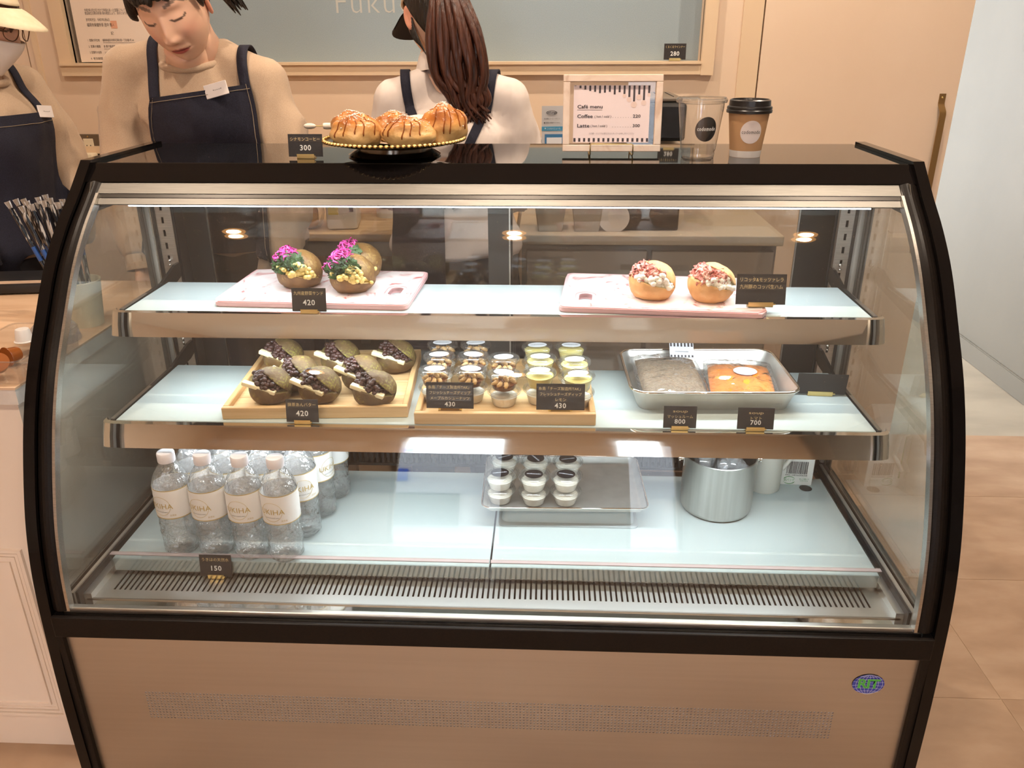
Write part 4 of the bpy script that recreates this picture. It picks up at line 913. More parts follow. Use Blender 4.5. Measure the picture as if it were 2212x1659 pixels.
# clear plastic cup
M_CUPP = clear_mat('clear_drink_cup', (.96, .965, .965), f0=.07, gain=1.5, body=.03, edge=(.6, .58, .56))
pc2 = thing('plastic_cup', 'clear plastic drink cup with black round logo', 'cup', (.374, 1.568, TOP)); cupr = lambda z: .0295+.0115*z/.1
MB().lathe([(0, .004), (.026, .004), (.027, 0), (.0295, 0), (.0305, .008), (.0298, .012), (.0318, .016), (.0405, .088), (.0412, .1), (.0425, .101)], 40, cap=False).build('cup', M_CUPP, pc2, 40)
MB().lathe([(.0412, .0965), (.0452, .098), (.0462, .103), (.0435, .1065), (.042, .1040), (.040, .1055), (0, .1055)], 40, cap=False).build('lid', M_CUPP, pc2, 40)
ld = disc_mesh(.0205, .0215, mat('logo_black', srgb(26, 22, 26), .35), 30, 6); wrap_z(ld, cupr, .18, .054); lo = obj('logo_disc', ld, pc2)
me = text_mesh('codomodo', .0095, bold=.03, spacing=1.15); me.materials.clear(); me.materials.append(M_CHALK)
wd = max(v.co.x for v in me.vertices)-min(v.co.x for v in me.vertices)
for v in me.vertices: v.co.x *= .034/wd
wrap_z(me, cupr, .18, .0545, .0009); obj('lettering', me, lo)
# paper cup
kc = thing('paper_cup', 'kraft paper cup with black lid and white round logo', 'cup', (.466, 1.590, TOP)); kr = lambda z: .0275+.0105*z/.09
MB().lathe([(0, .003), (.025, .003), (.0262, 0), (.0275, .0), (.038, .09)], 40, cap=False).build('cup', mat('kraft_paper', srgb(196, 152, 108), .7), kc, 40)
MB().lathe([(.0277, .0003), (.0291, .0125)], 40, cap=False).build('white_base_band', mat('cup_white', srgb(240, 234, 228), .6), kc, 60)
MB().lathe([(.0385, .078), (.0408, .0785), (.0412, .083), (.0400, .0845), (.0408, .087), (.0398, .0895), (.0375, .0905), (.0368, .1), (.0335, .1018), (.0325, .0985), (0, .0985)], 40, cap=False).build('lid', mat('black_lid', (.016, .014, .014), .32), kc, 40)
MB().rbox((0, .0, .1), (.008, .012, .004), .0012, 1).build('lid_tab', MATS['black_lid'], kc)
ld = disc_mesh(.0198, .0205, mat('logo_white', srgb(238, 226, 222), .6), 30, 6); wrap_z(ld, kr, .0, .0465); lo = obj('logo_disc', ld, kc)
me = text_mesh('codomodo', .0092, bold=.004, spacing=1.15); me.materials.clear(); me.materials.append(M_INK)
wd = max(v.co.x for v in me.vertices)-min(v.co.x for v in me.vertices)
for v in me.vertices: v.co.x *= .034/wd
wrap_z(me, kr, .0, .0465, .0009); obj('lettering', me, lo)

# ------------------------------------------------------------------ left counter
M_TOPW = noise_mat('pale_wood_top', [srgb(206, 168, 134), srgb(222, 188, 156), srgb(230, 200, 172)], (3, 22, 3), 1.3, 5, rough=.4, lo=.25, hi=.75, dist=.8)
M_CREAM = noise_mat('cream_front', [srgb(240, 224, 208), srgb(244, 229, 215)], (1, 1, 1), 3, rough=.45); M_VEIN = noise_mat('white_marble', [srgb(214, 206, 200), srgb(236, 228, 220)], (7, 7, 7), 1.3, 5, rough=.3, dist=1.6)
lc = thing('service_counter', 'cream panelled service counter with pale wood top at the left', 'counter', (-1.5, 1.55, 0), room=True)
MB().box(-2.38, -.81, 1.238, 1.90, .846, .85).build('worktop', M_TOPW, lc); MB().box(-2.38, -.812, 1.240, 1.898, .8175, .8459).build('worktop_edge', M_VEIN, lc)
MB().box(-2.38, -.83, 1.262, 1.88, 0, .817).build('body', M_CREAM, lc)
def moulding(xa, xb, za, zb, y, parent, m):
    for k, (d, w, h) in enumerate(((0, .007, .007), (.0095, .006, .0045), (.018, .005, .003), (.030, .004, .004))):
        b = MB(); a, c, e, f = xa+d, xb-d, za+d, zb-d
        b.box(a, c, y-h, y, e, e+w).box(a, c, y-h, y, f-w, f).box(a, a+w, y-h, y, e+w, f-w).box(c-w, c, y-h, y, e+w, f-w); b.build('moulding', m, parent)
moulding(-1.62, -.898, .055+.03, .5035, 1.262, lc, M_CREAM)
moulding(-2.36, -1.68, .055+.03, .5035, 1.262, lc, M_CREAM)
# straws in a paper cup
sc = thing('straw_cup', 'cream paper cup of straws on the service counter', 'cup', (-.862, 1.575, .85))
MB().lathe([(0, .003), (.029, .003), (.030, 0), (.032, 0), (.041, .092), (.0422, .094), (.0415, .096), (.040, .093), (.031, .006), (0, .005)], 36, cap=False).build('cup', mat('cream_paper', srgb(228, 216, 186), .55), sc, 40)
M_WRAP = noise_mat('straw_wrapper', [srgb(20, 20, 26), srgb(40, 38, 42), srgb(196, 188, 180)], (9, 9, 1.2), 22, 2, rough=.2, lo=.46, hi=.60)
M_WTIP = clear_mat('wrapper_film', (.9, .9, .9), f0=.1, gain=1.6, rough=.1, body=.25, body_col=srgb(220, 212, 202)); M_BLUE = mat('wrapper_blue', srgb(44, 84, 150), .4)
rs = random.Random(12)
for k in range(15):
    i, j = k % 5, k//5; bx, by = -.020+.010*i, -.016+.014*j; dx, dy = -.022+.0165*i+rs.uniform(-.003, .003), -.012+.014*j; L = .235+rs.uniform(-.006, .01)
    a = Vector((bx*.7, by*.8, .006)); e = a+Vector((dx-.052, dy, L)); d = (e-a)
    t = thing('wrapped_straw', 'wrapped drinking straw in the cream cup, %s row, %s from the left' % (['front', 'middle', 'back'][j], ['first', 'second', 'third', 'fourth', 'fifth'][i]), 'straw', (-.862, 1.575, .85), group='wrapped straws in the cup')
    MB().tube([a, e], .0046, 7).build('straw', M_WRAP, t, 60)
    MB().tube([a+d*.56, a+d*.68], .0048, 7, cap=False).build('blue_print', M_BLUE, t, 60)
    MB().tube([e, e+d*.03, e+d*.055], [.0046, .0062, .0070], 6, flat=.25).build('wrapper_end', M_WTIP, t, 60)
# clear box of syrup capsules
cb = thing('clear_box', 'clear plastic box of syrup capsules on the counter', 'box', (-.865, 1.345, .85), radians(0))
M_BOXC = clear_mat('clear_box', (.9, .88, .85), f0=.06, gain=1.5, body=.05)
b = MB(); R = lambda w, d, z, r: [(x, y, z) for x, y in rrect(w, d, r)]
loft(b, [R(.125, .19, .001, .012), R(.133, .2, .045, .014)], True); b.build('box', M_BOXC, cb, 40)
MB().tube([(x, y, .045) for x, y in rrect(.134, .201, .014)+rrect(.134, .201, .014)[:1]], .0014, 6, cap=False).build('rim', M_BOXC, cb, 60)
M_SYR = mat('amber_capsule', srgb(150, 84, 36), .25); M_CRM = mat('white_capsule', srgb(228, 222, 218), .3); M_FOILR = mat('red_foil', srgb(206, 70, 66), .35); M_FOILG = mat('teal_foil', srgb(110, 165, 155), .4)
def capsule(label, loc, rot, m, foil, grp):
    t = thing('portion_capsule', label, 'capsule', loc, rot=rot, group=grp)
    MB().lathe([(0, 0), (.0115, 0), (.0128, .003), (.0158, .022), (.0182, .0225), (.0182, .0238)], 22).build('pot', m, t, 40)
    f = MB().lathe([(0, .0243), (.0180, .0240)], 22, cap=False).build('foil', foil, t, 60)
    if foil is M_CRM: MB().lathe([(0, .0247), (.0178, .0244)], 11, cap=False, a0=-1.2, a1=1.0).build('red_print', M_FOILR, f); MB().lathe([(0, .0247), (.0178, .0244)], 8, cap=False, a0=1.0, a1=1.6).build('teal_print', M_FOILG, f)
    return t
capsule('amber syrup capsule lying at the back of the clear box', (-.915, 1.335, .8705), (pi/2, 0, .5), M_SYR, M_SYR, 'amber capsules')
capsule('amber syrup capsule lying next to the frame, behind the red one', (-.868, 1.352, .8705), (pi/2, .3, -.4), M_SYR, M_SYR, 'amber capsules')
capsule('amber syrup capsule at the front of the clear box', (-.862, 1.285, .8685), (.75, .4, .2), M_SYR, M_SYR, 'amber capsules')
capsule('white creamer capsule with red foil at the front of the box', (-.906, 1.272, .8685), (pi/2-.1, 0, -.2), M_CRM, M_CRM, 'creamer capsules')
capsule('pale creamer capsule upside down on the box rim', (-.886, 1.402, .8990), (pi, 0, 0), M_CRM, M_SYR, 'creamer capsules')
dm = thing('dome_lid', 'pale blue translucent dome lid behind the capsules', 'lid', (-.872, 1.475, .85))
MB().lathe([(.045, 0), (.046, .004), (.040, .03), (.022, .048), (0, .052)], 30, cap=False).build('dome', clear_mat('bluish_plastic', (.86, .90, .98), f0=.06, gain=1.4, body=.3, body_col=srgb(190, 205, 235)), dm, 179)
bk = thing('card_terminal', 'flat black device with pale edge at the back of the counter', 'tablet', (-1.09, 1.83, .85), radians(8))
MB().rbox((-.12, 0, .018), (.30, .10, .03), .004).build('body', mat('device_black', (.012, .012, .014), .4), bk, 40); MB().box(-.265, .028, -.052, -.049, .028, .034).build('pale_edge', mat('device_edge', srgb(200, 180, 160), .4), bk)

# ------------------------------------------------------------------ back counter and what stands on it
M_BTOP = noise_mat('light_wood', [srgb(206, 172, 130), srgb(220, 190, 150)], (4, 40, 4), 1.2, 4, rough=.45); M_BGREY = mat('grey_steel_table', (.45, .43, .41), .35, .7)
bc_ = thing('work_table', 'steel work table with light wood top below the window', 'table', (-.45, 2.6, 0), room=True)
MB().rbox((-.55, 2.605, .848), (1.10, .44, .024), .003).build('table_top', M_BTOP, bc_); MB().box(-1.08, -.02, 2.395, 2.40, .79, .835).build('apron_rail', M_BGREY, bc_)
for x in (-1.06, -.56, -.04):
    for y in (2.42, 2.78): MB().box(x-.018, x+.018, y-.018, y+.018, 0, .836).build('leg', M_BGREY, bc_)
MB().box(-1.08, -.02, 2.40, 2.80, .35, .37).build('under_shelf', M_BGREY, bc_)
bd_ = thing('back_cabinet', 'grey low cabinet behind the case holding the coffee machine', 'cabinet', (.4, 2.6, 0), room=True)
MB().rbox((.40, 2.605, .845), (.78, .44, .03), .003).build('cabinet_top', mat('greige_laminate', srgb(186, 172, 152), .4), bd_); MB().box(.02, .78, 2.42, 2.82, .05, .83).build('cabinet_body', mat('grey_laminate', srgb(150, 140, 128), .45), bd_)
for x in (.03, .405): MB().rbox((x+.185, 2.41, .44), (.36, .018, .74), .002, 1).build('cabinet_door', MATS['grey_laminate'], bd_)
mx_ = thing('food_mixer', 'white stand mixer with yellow printed label', 'mixer', (-.535, 2.50, .86), radians(8))
MW = mat('mixer_white', srgb(226, 222, 214), .35)
MB().rbox((0, 0, .09), (.095, .13, .18), .012).build('body', MW, mx_, 40); MB().rbox((.02, -.02, .205), (.12, .16, .05), .015).build('head', MW, mx_, 40)
MB().cbox((-.024, -.0655, .065), (.03, .001, .035)).build('yellow_label', mat('yellow_label', srgb(214, 196, 90), .5), mx_); MB().cbox((-.024, -.0655, .112), (.03, .001, .04)).build('dark_panel', M_INK, mx_); MB().cbox((.03, -.0655, .10), (.012, .001, .09)).build('slot', M_INK, mx_)
bw = thing('mixing_bowl', 'round steel mixing bowl on a white scale', 'bowl', (-.415, 2.66, .86))
MB().lathe([(0, .03), (.04, .032), (.078, .07), (.098, .13), (.1, .131), (.094, .13), (.074, .073), (.038, .035), (0, .033)], 36, cap=False).build('bowl', M_TRAYS, bw, 40); MB().lathe([(0, 0), (.05, 0), (.05, .022), (.046, .03), (0, .03)], 30).build('base', MW, bw, 40)
bg_ = thing('bread_bag', 'loaf in a crumpled clear plastic bag', 'bread bag', (-.665, 2.47, .86), radians(20))
MB().rbox((0, 0, .04), (.11, .10, .075), .022, 3).build('loaf', M_HAMBUN, bg_, 60); q = pouch(.15, .13, .12, 11, .018); q.v = [(x, y, max(z+.055, .001)) for x, y, z in q.v]; q.build('film', M_FILM, bg_, 179)
MB().tube([(.0, 0, .10), (.015, .0, .13), (.02, 0, .165)], [.02, .008, .024], 10, cap=False).build('bag_neck', M_FILM, bg_, 179)
M_BIN = mat('grey_bin', srgb(170, 158, 144), .5)
for k, (x, lab) in enumerate(((.105, 'grey tapered bin with clear cups, left of two'), (.215, 'grey tapered bin with stacked paper cups, right of two'))):
    t = thing('cup_bin', lab, 'bin', (x, 2.47, .86)); loft(MB(), [[(a*s, c*s, z) for a, c in rrect(.085, .085, .004, 1)] for s, z in ((.85, 0), (1.12, .085), (1.06, .085), (.8, .006))], True, True).build('bin', M_BIN, t)
for k in range(6): 
    t = thing('stacked_cup', 'paper cup nested in the right grey bin, number %s from the bottom' % ['one', 'two', 'three', 'four', 'five', 'six'][k], 'cup', (.215, 2.47, .87+.0165*k), group='nested paper cups')
    MB().lathe([(.028, 0), (.036, .075), (.0382, .0765), (.0382, .079)], 24, cap=False).build('cup', mat('brown_cup', srgb(150, 110, 78), .6), t, 40); MB().lathe([(.0375, .0768), (.0388, .0775), (.0388, .0795)], 24, cap=False).build('rolled_rim', MATS['cup_white'], t, 60)
for k in range(4):
    t = thing('stacked_cup', 'clear cup nested in the left grey bin, number %s from the bottom' % ['one', 'two', 'three', 'four'][k], 'cup', (.105, 2.47, .87+.018*k), group='nested clear cups'); MB().lathe([(.028, 0), (.036, .085), (.0385, .087)], 24, cap=False).build('cup', M_CUPP, t, 40)
t = thing('round_tub', 'round cream tub lying on its side beside the cups', 'tub', (.295, 2.46, .905), rot=(pi/2+.15, 0, 0)); MB().lathe([(0, -.02), (.040, -.02), (.044, .02), (.046, .022), (.046, .028), (0, .028)], 30).build('tub', M_CRM, t, 40)
cm = thing('coffee_machine', 'black coffee machine with silver band on the back cabinet', 'coffee machine', (.385, 2.60, .86))
BK = mat('machine_black', (.012, .011, .011), .25)
MB().rbox((0, 0, .09), (.21, .30, .18), .006).build('lower_body', BK, cm); MB().rbox((0, -.006, .215), (.215, .315, .06), .006).build('silver_band', mat('machine_silver', (.45, .46, .45), .35, .8), cm); MB().rbox((0, 0, .312), (.21, .30, .105), .01).build('upper_body', BK, cm)
MB().rbox((0, .01, .372), (.19, .26, .012), .004).build('lid', mat('machine_grey', srgb(120, 108, 96), .4), cm)
for k in range(5): MB().box(-.07+k*.035, -.068+k*.035, -.1, .1, .3785, .380).build('lid_groove', M_INK, cm)
lf = thing('leaflet_stand', 'grey leaflet holder with instruction leaflets beside the coffee machine', 'leaflet', (.108, 2.66, .86), radians(6))
MB().rbox((0, .012, .12), (.07, .03, .24), .003).build('holder', mat('holder_grey', srgb(150, 150, 152), .5), lf)
lv = MB().box(-.034, .034, -.0045, -.0035, .205, .342).build('leaflet', mat('leaflet_paper', srgb(196, 196, 200), .5), lf)
MB().box(-.034, .034, -.0052, -.0046, .268, .281).build('blue_stripe', mat('leaflet_blue', srgb(74, 150, 190), .5), lv); MB().box(-.024, .034, -.0052, -.0046, .205, .258).build('blue_panel', mat('leaflet_blue2', srgb(60, 120, 170), .5), lv); MB().box(-.018, .03, -.0056, -.0053, .205, .248).build('white_panel', M_STICK, lv)
text("De'Longhi", .0085, M_INK, lv, (-.003, -.0055, .322), bold=.02, fit=.032); text('全自動コーヒーマシン', .005, M_INK, lv, (-.002, -.0055, .304), fit=.05); text('■ 詳細は 専用サイトから', .005, M_INK, lv, (-.002, -.0055, .292), fit=.05); text('▼ こんなメニューも', .006, M_STICK, lv, (0, -.0055, .2745), fit=.05)
MB().tube([(.0165*cos(a)-.003, -.0054, .322+.006*sin(a)) for a in [2*pi*k/20 for k in range(21)]], .0006, 4, cap=False).build('oval_line', M_INK, lv)
# brass pull on the partition door
bh = thing('door_pull', 'long flat brass pull handle on the peach partition', 'handle', (1.369, 2.84, .7), room=True)
yb = 2.8455
P = [(yb, 1.2246), (yb, 1.196), (yb-.004, 1.188), (yb-.022, 1.172), (yb-.026, 1.162), (yb-.026, .76), (yb-.022, .75), (yb-.004, .734), (yb, .726), (yb, .70)]
v = [];
for y, z in P: v += [(1.3595, y-.003, z), (1.3795, y-.003, z), (1.3795, y, z), (1.3595, y, z)]
b = MB(); b.add(v, [(4*i+k, 4*i+(k+1) % 4, 4*i+4+(k+1) % 4, 4*i+4+k) for i in range(len(P)-1) for k in range(4)]+[(3, 2, 1, 0), tuple(4*(len(P)-1)+k for k in range(4))]); b.build('pull_bar', mat('brass_dark', (.48, .29, .12), .35, 1), bh, 30)
for z in (1.2125, .712): MB().sphere((1.3695, yb-.0035, z), (.0035, .002, .0035), 10, 6).build('screw', M_GOLD, bh, 179)
# wall socket with adapter
so_ = thing('wall_socket', 'brown wall socket plate with white double outlet', 'socket', (-1.495, 2.85, 1.03), room=True)
MB().rbox((-1.49, 2.846, 1.035), (.075, .008, .124), .002, 1).build('plate', mat('bronze_plate', srgb(104, 88, 70), .35), so_); MB().rbox((-1.49, 2.8405, 1.045), (.034, .004, .075), .001, 1).build('outlet', mat('outlet_cream', srgb(232, 218, 190), .4), so_)
for s in (-1, 1): MB().box(-1.49+s*.0065-.0012, -1.49+s*.0065+.0012, 2.8375, 2.8386, 1.052, 1.062).build('slot', M_RUBBER, so_)
MB().lathe([(0, .001), (.003, 0)], 10, cap=False).xf(Matrix.Translation((-1.49, 2.8415, 1.089)) @ Matrix.Rotation(pi/2, 4, 'X')).build('screw', M_GOLD, so_)
ad = thing('plug_adapter', 'cream plug adapter with small green light', 'adapter', (-1.495, 2.82, 1.02), room=True)
MB().rbox((-1.492, 2.815, 1.015), (.062, .042, .045), .006).build('body', MATS['outlet_cream'], ad, 40); MB().sphere((-1.482, 2.7935, 1.030), .0028, 10, 6).build('green_light', glow_mat('green_led', (.3, 1, .1), 3), ad, 179)
for z in (1.022, 1.008): MB().box(-1.494, -1.488, 2.7930, 2.7942, z-.0012, z+.0012).build('slot', M_RUBBER, ad)
MB().tube([(-1.478, 2.79, 1.01), (-1.46, 2.775, 1.008), (-1.43, 2.78, 1.0), (-1.40, 2.81, .96), (-1.39, 2.83, .88)], [.011, .010, .005, .004, .004], 10).build('plug_and_cord', mat('cord_grey', srgb(90, 84, 78), .5), ad, 60)
# permit stuck on the frosted pane
pm_ = thing('permit_sheet', 'printed permit sheet with red stamp on the window', 'paper', (-1.27, 2.85, 1.33), room=True)
MB().box(-1.462, -1.17, 2.8475, 2.8488, 1.328, 1.70).build('sheet', mat('permit_paper', srgb(238, 220, 204), .7), pm_); PI = mat('permit_print', srgb(70, 56, 50), .6)
def pt_(s, x, z, f, sz=.012): text(s, sz, PI, pm_, (x+1.27-1.27+0, 2.8470, z), align='LEFT', fit=f).location = Vector((x, 2.8470, z))-pm_.location
pt_('福岡市保健所', -1.37, 1.518, .07, .010); pt_('令和7年1月27日 付けで申請のあった営業については、', -1.420, 1.484, .146, .010); pt_('食品衛生法第55条第1項の規定により、次のとおり許可します。', -1.420, 1.475, .170, .010); pt_('許可年月日：令和7年2月6日', -1.42, 1.4555, .078, .010); pt_('福岡市保健所長 田中 雅人', -1.42, 1.440, .092, .012); pt_('記', -1.345, 1.415, .009, .011)
for z, a, b_ in ((1.394, '1. 営業の所在地', '福岡県福岡市博多区東比恵一丁目3番1号 A4'), (1.375, '2. 営業の種類', '⑬ 菓子製造業'), (1.357, '3. 営業所の名称', 'codomodo 東比恵店'), (1.338, '4. 有効期間', '令和7年2月6日 から')):
    pt_(a, -1.428, z, .04, .009); pt_(b_, -1.377, z, {1.394: .105, 1.375: .038, 1.357: .055, 1.338: .05}[z], .009); MB().box(-1.377, -1.24, 2.8469, 2.8474, z-.0075, z-.0068).build('rule_line', PI, pm_)
MB().box(-1.340, -1.319, 2.8470, 2.8474, 1.430, 1.453).build('stamp', mat('stamp_red', srgb(228, 170, 140), .7), pm_)
# ------------------------------------------------------------------ people
from mathutils.bvhtree import BVHTree
from mathutils import Euler
def skin_material():
    m = mat('skin', (.8, .6, .5), .42, 0, **{'Subsurface Weight': .08, 'Subsurface Scale': .01}); n, l, b = nodes(m)
    a = n.new('ShaderNodeAttribute'); a.attribute_name = 'Col'; l.new(a.outputs['Color'], b.inputs['Base Color']); return m
M_SKIN = skin_material()
SK = srgb(238, 192, 164); LIP = srgb(186, 92, 84); BROW = srgb(52, 34, 28); BLUSH = srgb(232, 160, 136)
def sm(a, b, x):
    t = max(0, min(1, (x-a)/(b-a))); return t*t*(3-2*t)
def mixc(a, b, t): return tuple(a[i]*(1-t)+b[i]*t for i in range(3))
def g(x, s): return exp(-(x/s)**2)
def head_geometry(mask=False):
    """head facing -y, centred between the ears; returns verts, faces, colours"""
    NL, NT = 132, 150; V = []; F = []; Cc = []
    for j in range(NT+1):
        th = pi*j/NT
        for i in range(NL):
            ph = 2*pi*i/NL
            ux, uy, uz = sin(th)*sin(ph), -sin(th)*cos(ph), cos(th)
            x, y, z = ux*.071, uy*.090, uz*.112
            front = max(0, -uy)
            lo = max(0, -z/.112)
            x *= 1-.34*lo**1.7; y *= 1-.20*lo**2 if y < 0 else 1-.48*lo**1.3
            if y < 0: y -= .006*lo                          # chin line stays forward
            y *= 1+.05*max(0, uz) if y > 0 else 1
            if y < -.0:
                ax = abs(x); f = sm(.15, .5, front)
                y += f*.0075*(g(ax-.031, .017)*g(z-.016, .013))              # eye sockets
                y -= f*.0050*(g(ax-.031, .0125)*g(z-.011, .0085))            # lowered lids
                y -= f*.004*g(ax-.03, .025)*g(z-.036, .009)                  # brow ridge
                nl = sm(.030, -.028, z); y -= f*(.005+.0125*nl)*g(x, .0078+.0042*nl)*sm(.036, .012, z)*sm(-.046, -.034, z)
                y -= f*.008*g(ax-.0115, .006)*g(z+.030, .007)                # nostril wings
                y -= f*.0048*g(x, .021)*(g(z+.0545, .0055)+1.1*g(z+.0650, .0060))   # lips
                y += f*.0032*g(x, .024)*g(z+.0597, .0016)
                y -= f*.006*g(x, .018)*g(z+.090, .013)                       # chin
                y -= f*.004*g(ax-.040, .018)*g(z+.020, .02)                  # cheeks
                y += f*.0030*g(ax-.0275, .004)*g(z+.045, .014)
            c = SK
            if y < -.02:
                ax = abs(x); c = mixc(c, BLUSH, .55*g(ax-.042, .016)*g(z+.022, .016))
                w = .0235; k = max(0, 1-(x/w)**2)
                if ax < w:
                    up = -.0597+.0072*k*(1-.25*g(x, .003)); dn = -.0597-.0098*k**.8; mid = -.0597-.0006+.0016*(x/w)**2
                    if dn < z < up: c = mixc(c, LIP, min(1, min(up-z, z-dn)/.0015))
                    if abs(z-mid) < .0011: c = mixc(c, srgb(104, 40, 38), .85)
                ez = .0052+.0055*((ax-.031)/.0165)**2
                if abs(ax-.031) < .0175 and abs(z-ez) < .0019: c = mixc(c, srgb(46, 28, 24), .9)
                bz = .0365+.006*sm(.012, .04, ax)-.012*sm(.04, .058, ax)
                if .013 < ax < .056 and abs(z-bz) < .0036*(1-.5*sm(.03, .056, ax)): c = mixc(c, BROW, .75)
                if g(ax-.0075, .0028)*g(z+.0385, .0024) > .5: c = mixc(c, srgb(130, 70, 58), .8)
            V.append((x, y, z)); Cc.append(c)
    for j in range(NT):
        for i in range(NL): F.append((j*NL+i, (j+1)*NL+i, (j+1)*NL+(i+1) % NL, j*NL+(i+1) % NL))
    for s in (-1, 1):       # ears
        b = MB(); b.sphere((0, 0, 0), (.007, .016, .030), 18, 14, lambda v: Vector((v.x*(1-.75*g((v.y*v.y+v.z*v.z), .45))*1.2, v.y+.12*v.z, v.z)))
        b.xf(Matrix.Translation((s*.0735, .010, -.002)) @ Euler((.15, 0, s*.35)).to_matrix().to_4x4()); o = len(V)
        V += b.v; F += [tuple(k+o for k in f) for f in b.f]; Cc += [mixc(SK, srgb(214, 130, 106), .6)]*len(b.v)
    b = MB().tube([(0, .022, -.03), (0, .030, -.09), (0, .045, -.16)], [.050, .047, .054], 28); o = len(V)   # neck
    V += b.v; F += [tuple(k+o for k in f) for f in b.f]; Cc += [SK]*len(b.v)
    return V, F, Cc
def ell_loft(b, rings, n=28):
    """rings: (x, y, z, rx, ry)"""
    vs = []; fs = []
    for x, y, z, rx, ry in rings: vs += [(x+rx*cos(2*pi*i/n), y+ry*sin(2*pi*i/n), z) for i in range(n)]
    for j in range(len(rings)-1): fs += [(j*n+i, j*n+(i+1) % n, (j+1)*n+(i+1) % n, (j+1)*n+i) for i in range(n)]
    fs += [tuple(range(n-1, -1, -1)), tuple((len(rings)-1)*n+i for i in range(n))]
    return b.add(vs, fs)
def bend(pts, k=5):
    out = []; pts = [Vector(p) for p in pts]
    for i in range(len(pts)-1):
        p0, p1, p2, p3 = [pts[max(0, min(len(pts)-1, i+q))] for q in (-1, 0, 1, 2)]
        for j in range(k):
            t = j/k; out.append(.5*((2*p1)+(p2-p0)*t+(2*p0-5*p1+4*p2-p3)*t*t+(3*p1-p0-3*p2+p3)*t**3))
    return out+[pts[-1]]
def lerp_list(a, n): return [a[min(len(a)-2, int(i/(n-1)*(len(a)-1)))]*(1-(i/(n-1)*(len(a)-1)-min(len(a)-2, int(i/(n-1)*(len(a)-1)))))+a[min(len(a)-2, int(i/(n-1)*(len(a)-1)))+1]*(i/(n-1)*(len(a)-1)-min(len(a)-2, int(i/(n-1)*(len(a)-1)))) for i in range(n)]
def torso_rings(J, e):
    sl, sr = Vector(J['sh'][0]), Vector(J['sh'][1]); c = (sl+sr)/2; h = Vector(J['hip']); w = (sr-sl).length/2; out = []
    for t, rx, ry in ((-.06, .158, .112), (.05, .160, .112), (.25, .138, .100), (.45, .138, .100), (.65, .150, .108), (.80, .158, .104), (.90, w-.022, .086), (.955, w-.055, .070), (1.0, w-.085, .060), (1.06, .068, .054), (1.12, .052, .050)):
        p = h.lerp(c, t); out.append((p.x, p.y, h.z+(c.z-h.z)*t, rx+e, ry+e))
    return out
def hand_volume(b, wrist, direc, palm_n, side, s=1.0):
    d = Vector(direc).normalized(); nn = Vector(palm_n); nn = (nn-d*nn.dot(d)).normalized(); a = d.cross(nn).normalized(); w = Vector(wrist)
    st = len(b.v); b.rbox((0, 0, 0), (.078*s, .09*s, .028*s), .012*s, 2)
    M = Matrix(((a.x, d.x, nn.x, 0), (a.y, d.y, nn.y, 0), (a.z, d.z, nn.z, 0), (0, 0, 0, 1))); M.translation = w+d*.05*s; b.xf(M, st)
    for k, (off, L) in enumerate(((-.030, .066), (-.010, .074), (.010, .070), (.029, .056))):
        p = w+d*.088*s+a*off*s; q = p+d*L*.5*s-nn*.006; r = q+d*L*.42*s-nn*.018
        b.tube([p, p.lerp(q, .5), q, q.lerp(r, .6), r], [.0098*s, .0092*s, .0088*s, .0080*s, .006*s], 8)
    p = w+d*.03*s+a*side*.038*s; b.tube([p, p+d*.03*s+a*side*.022*s-nn*.006, p+d*.058*s+a*side*.026*s-nn*.016], [.012*s, .0105*s, .007*s], 8)
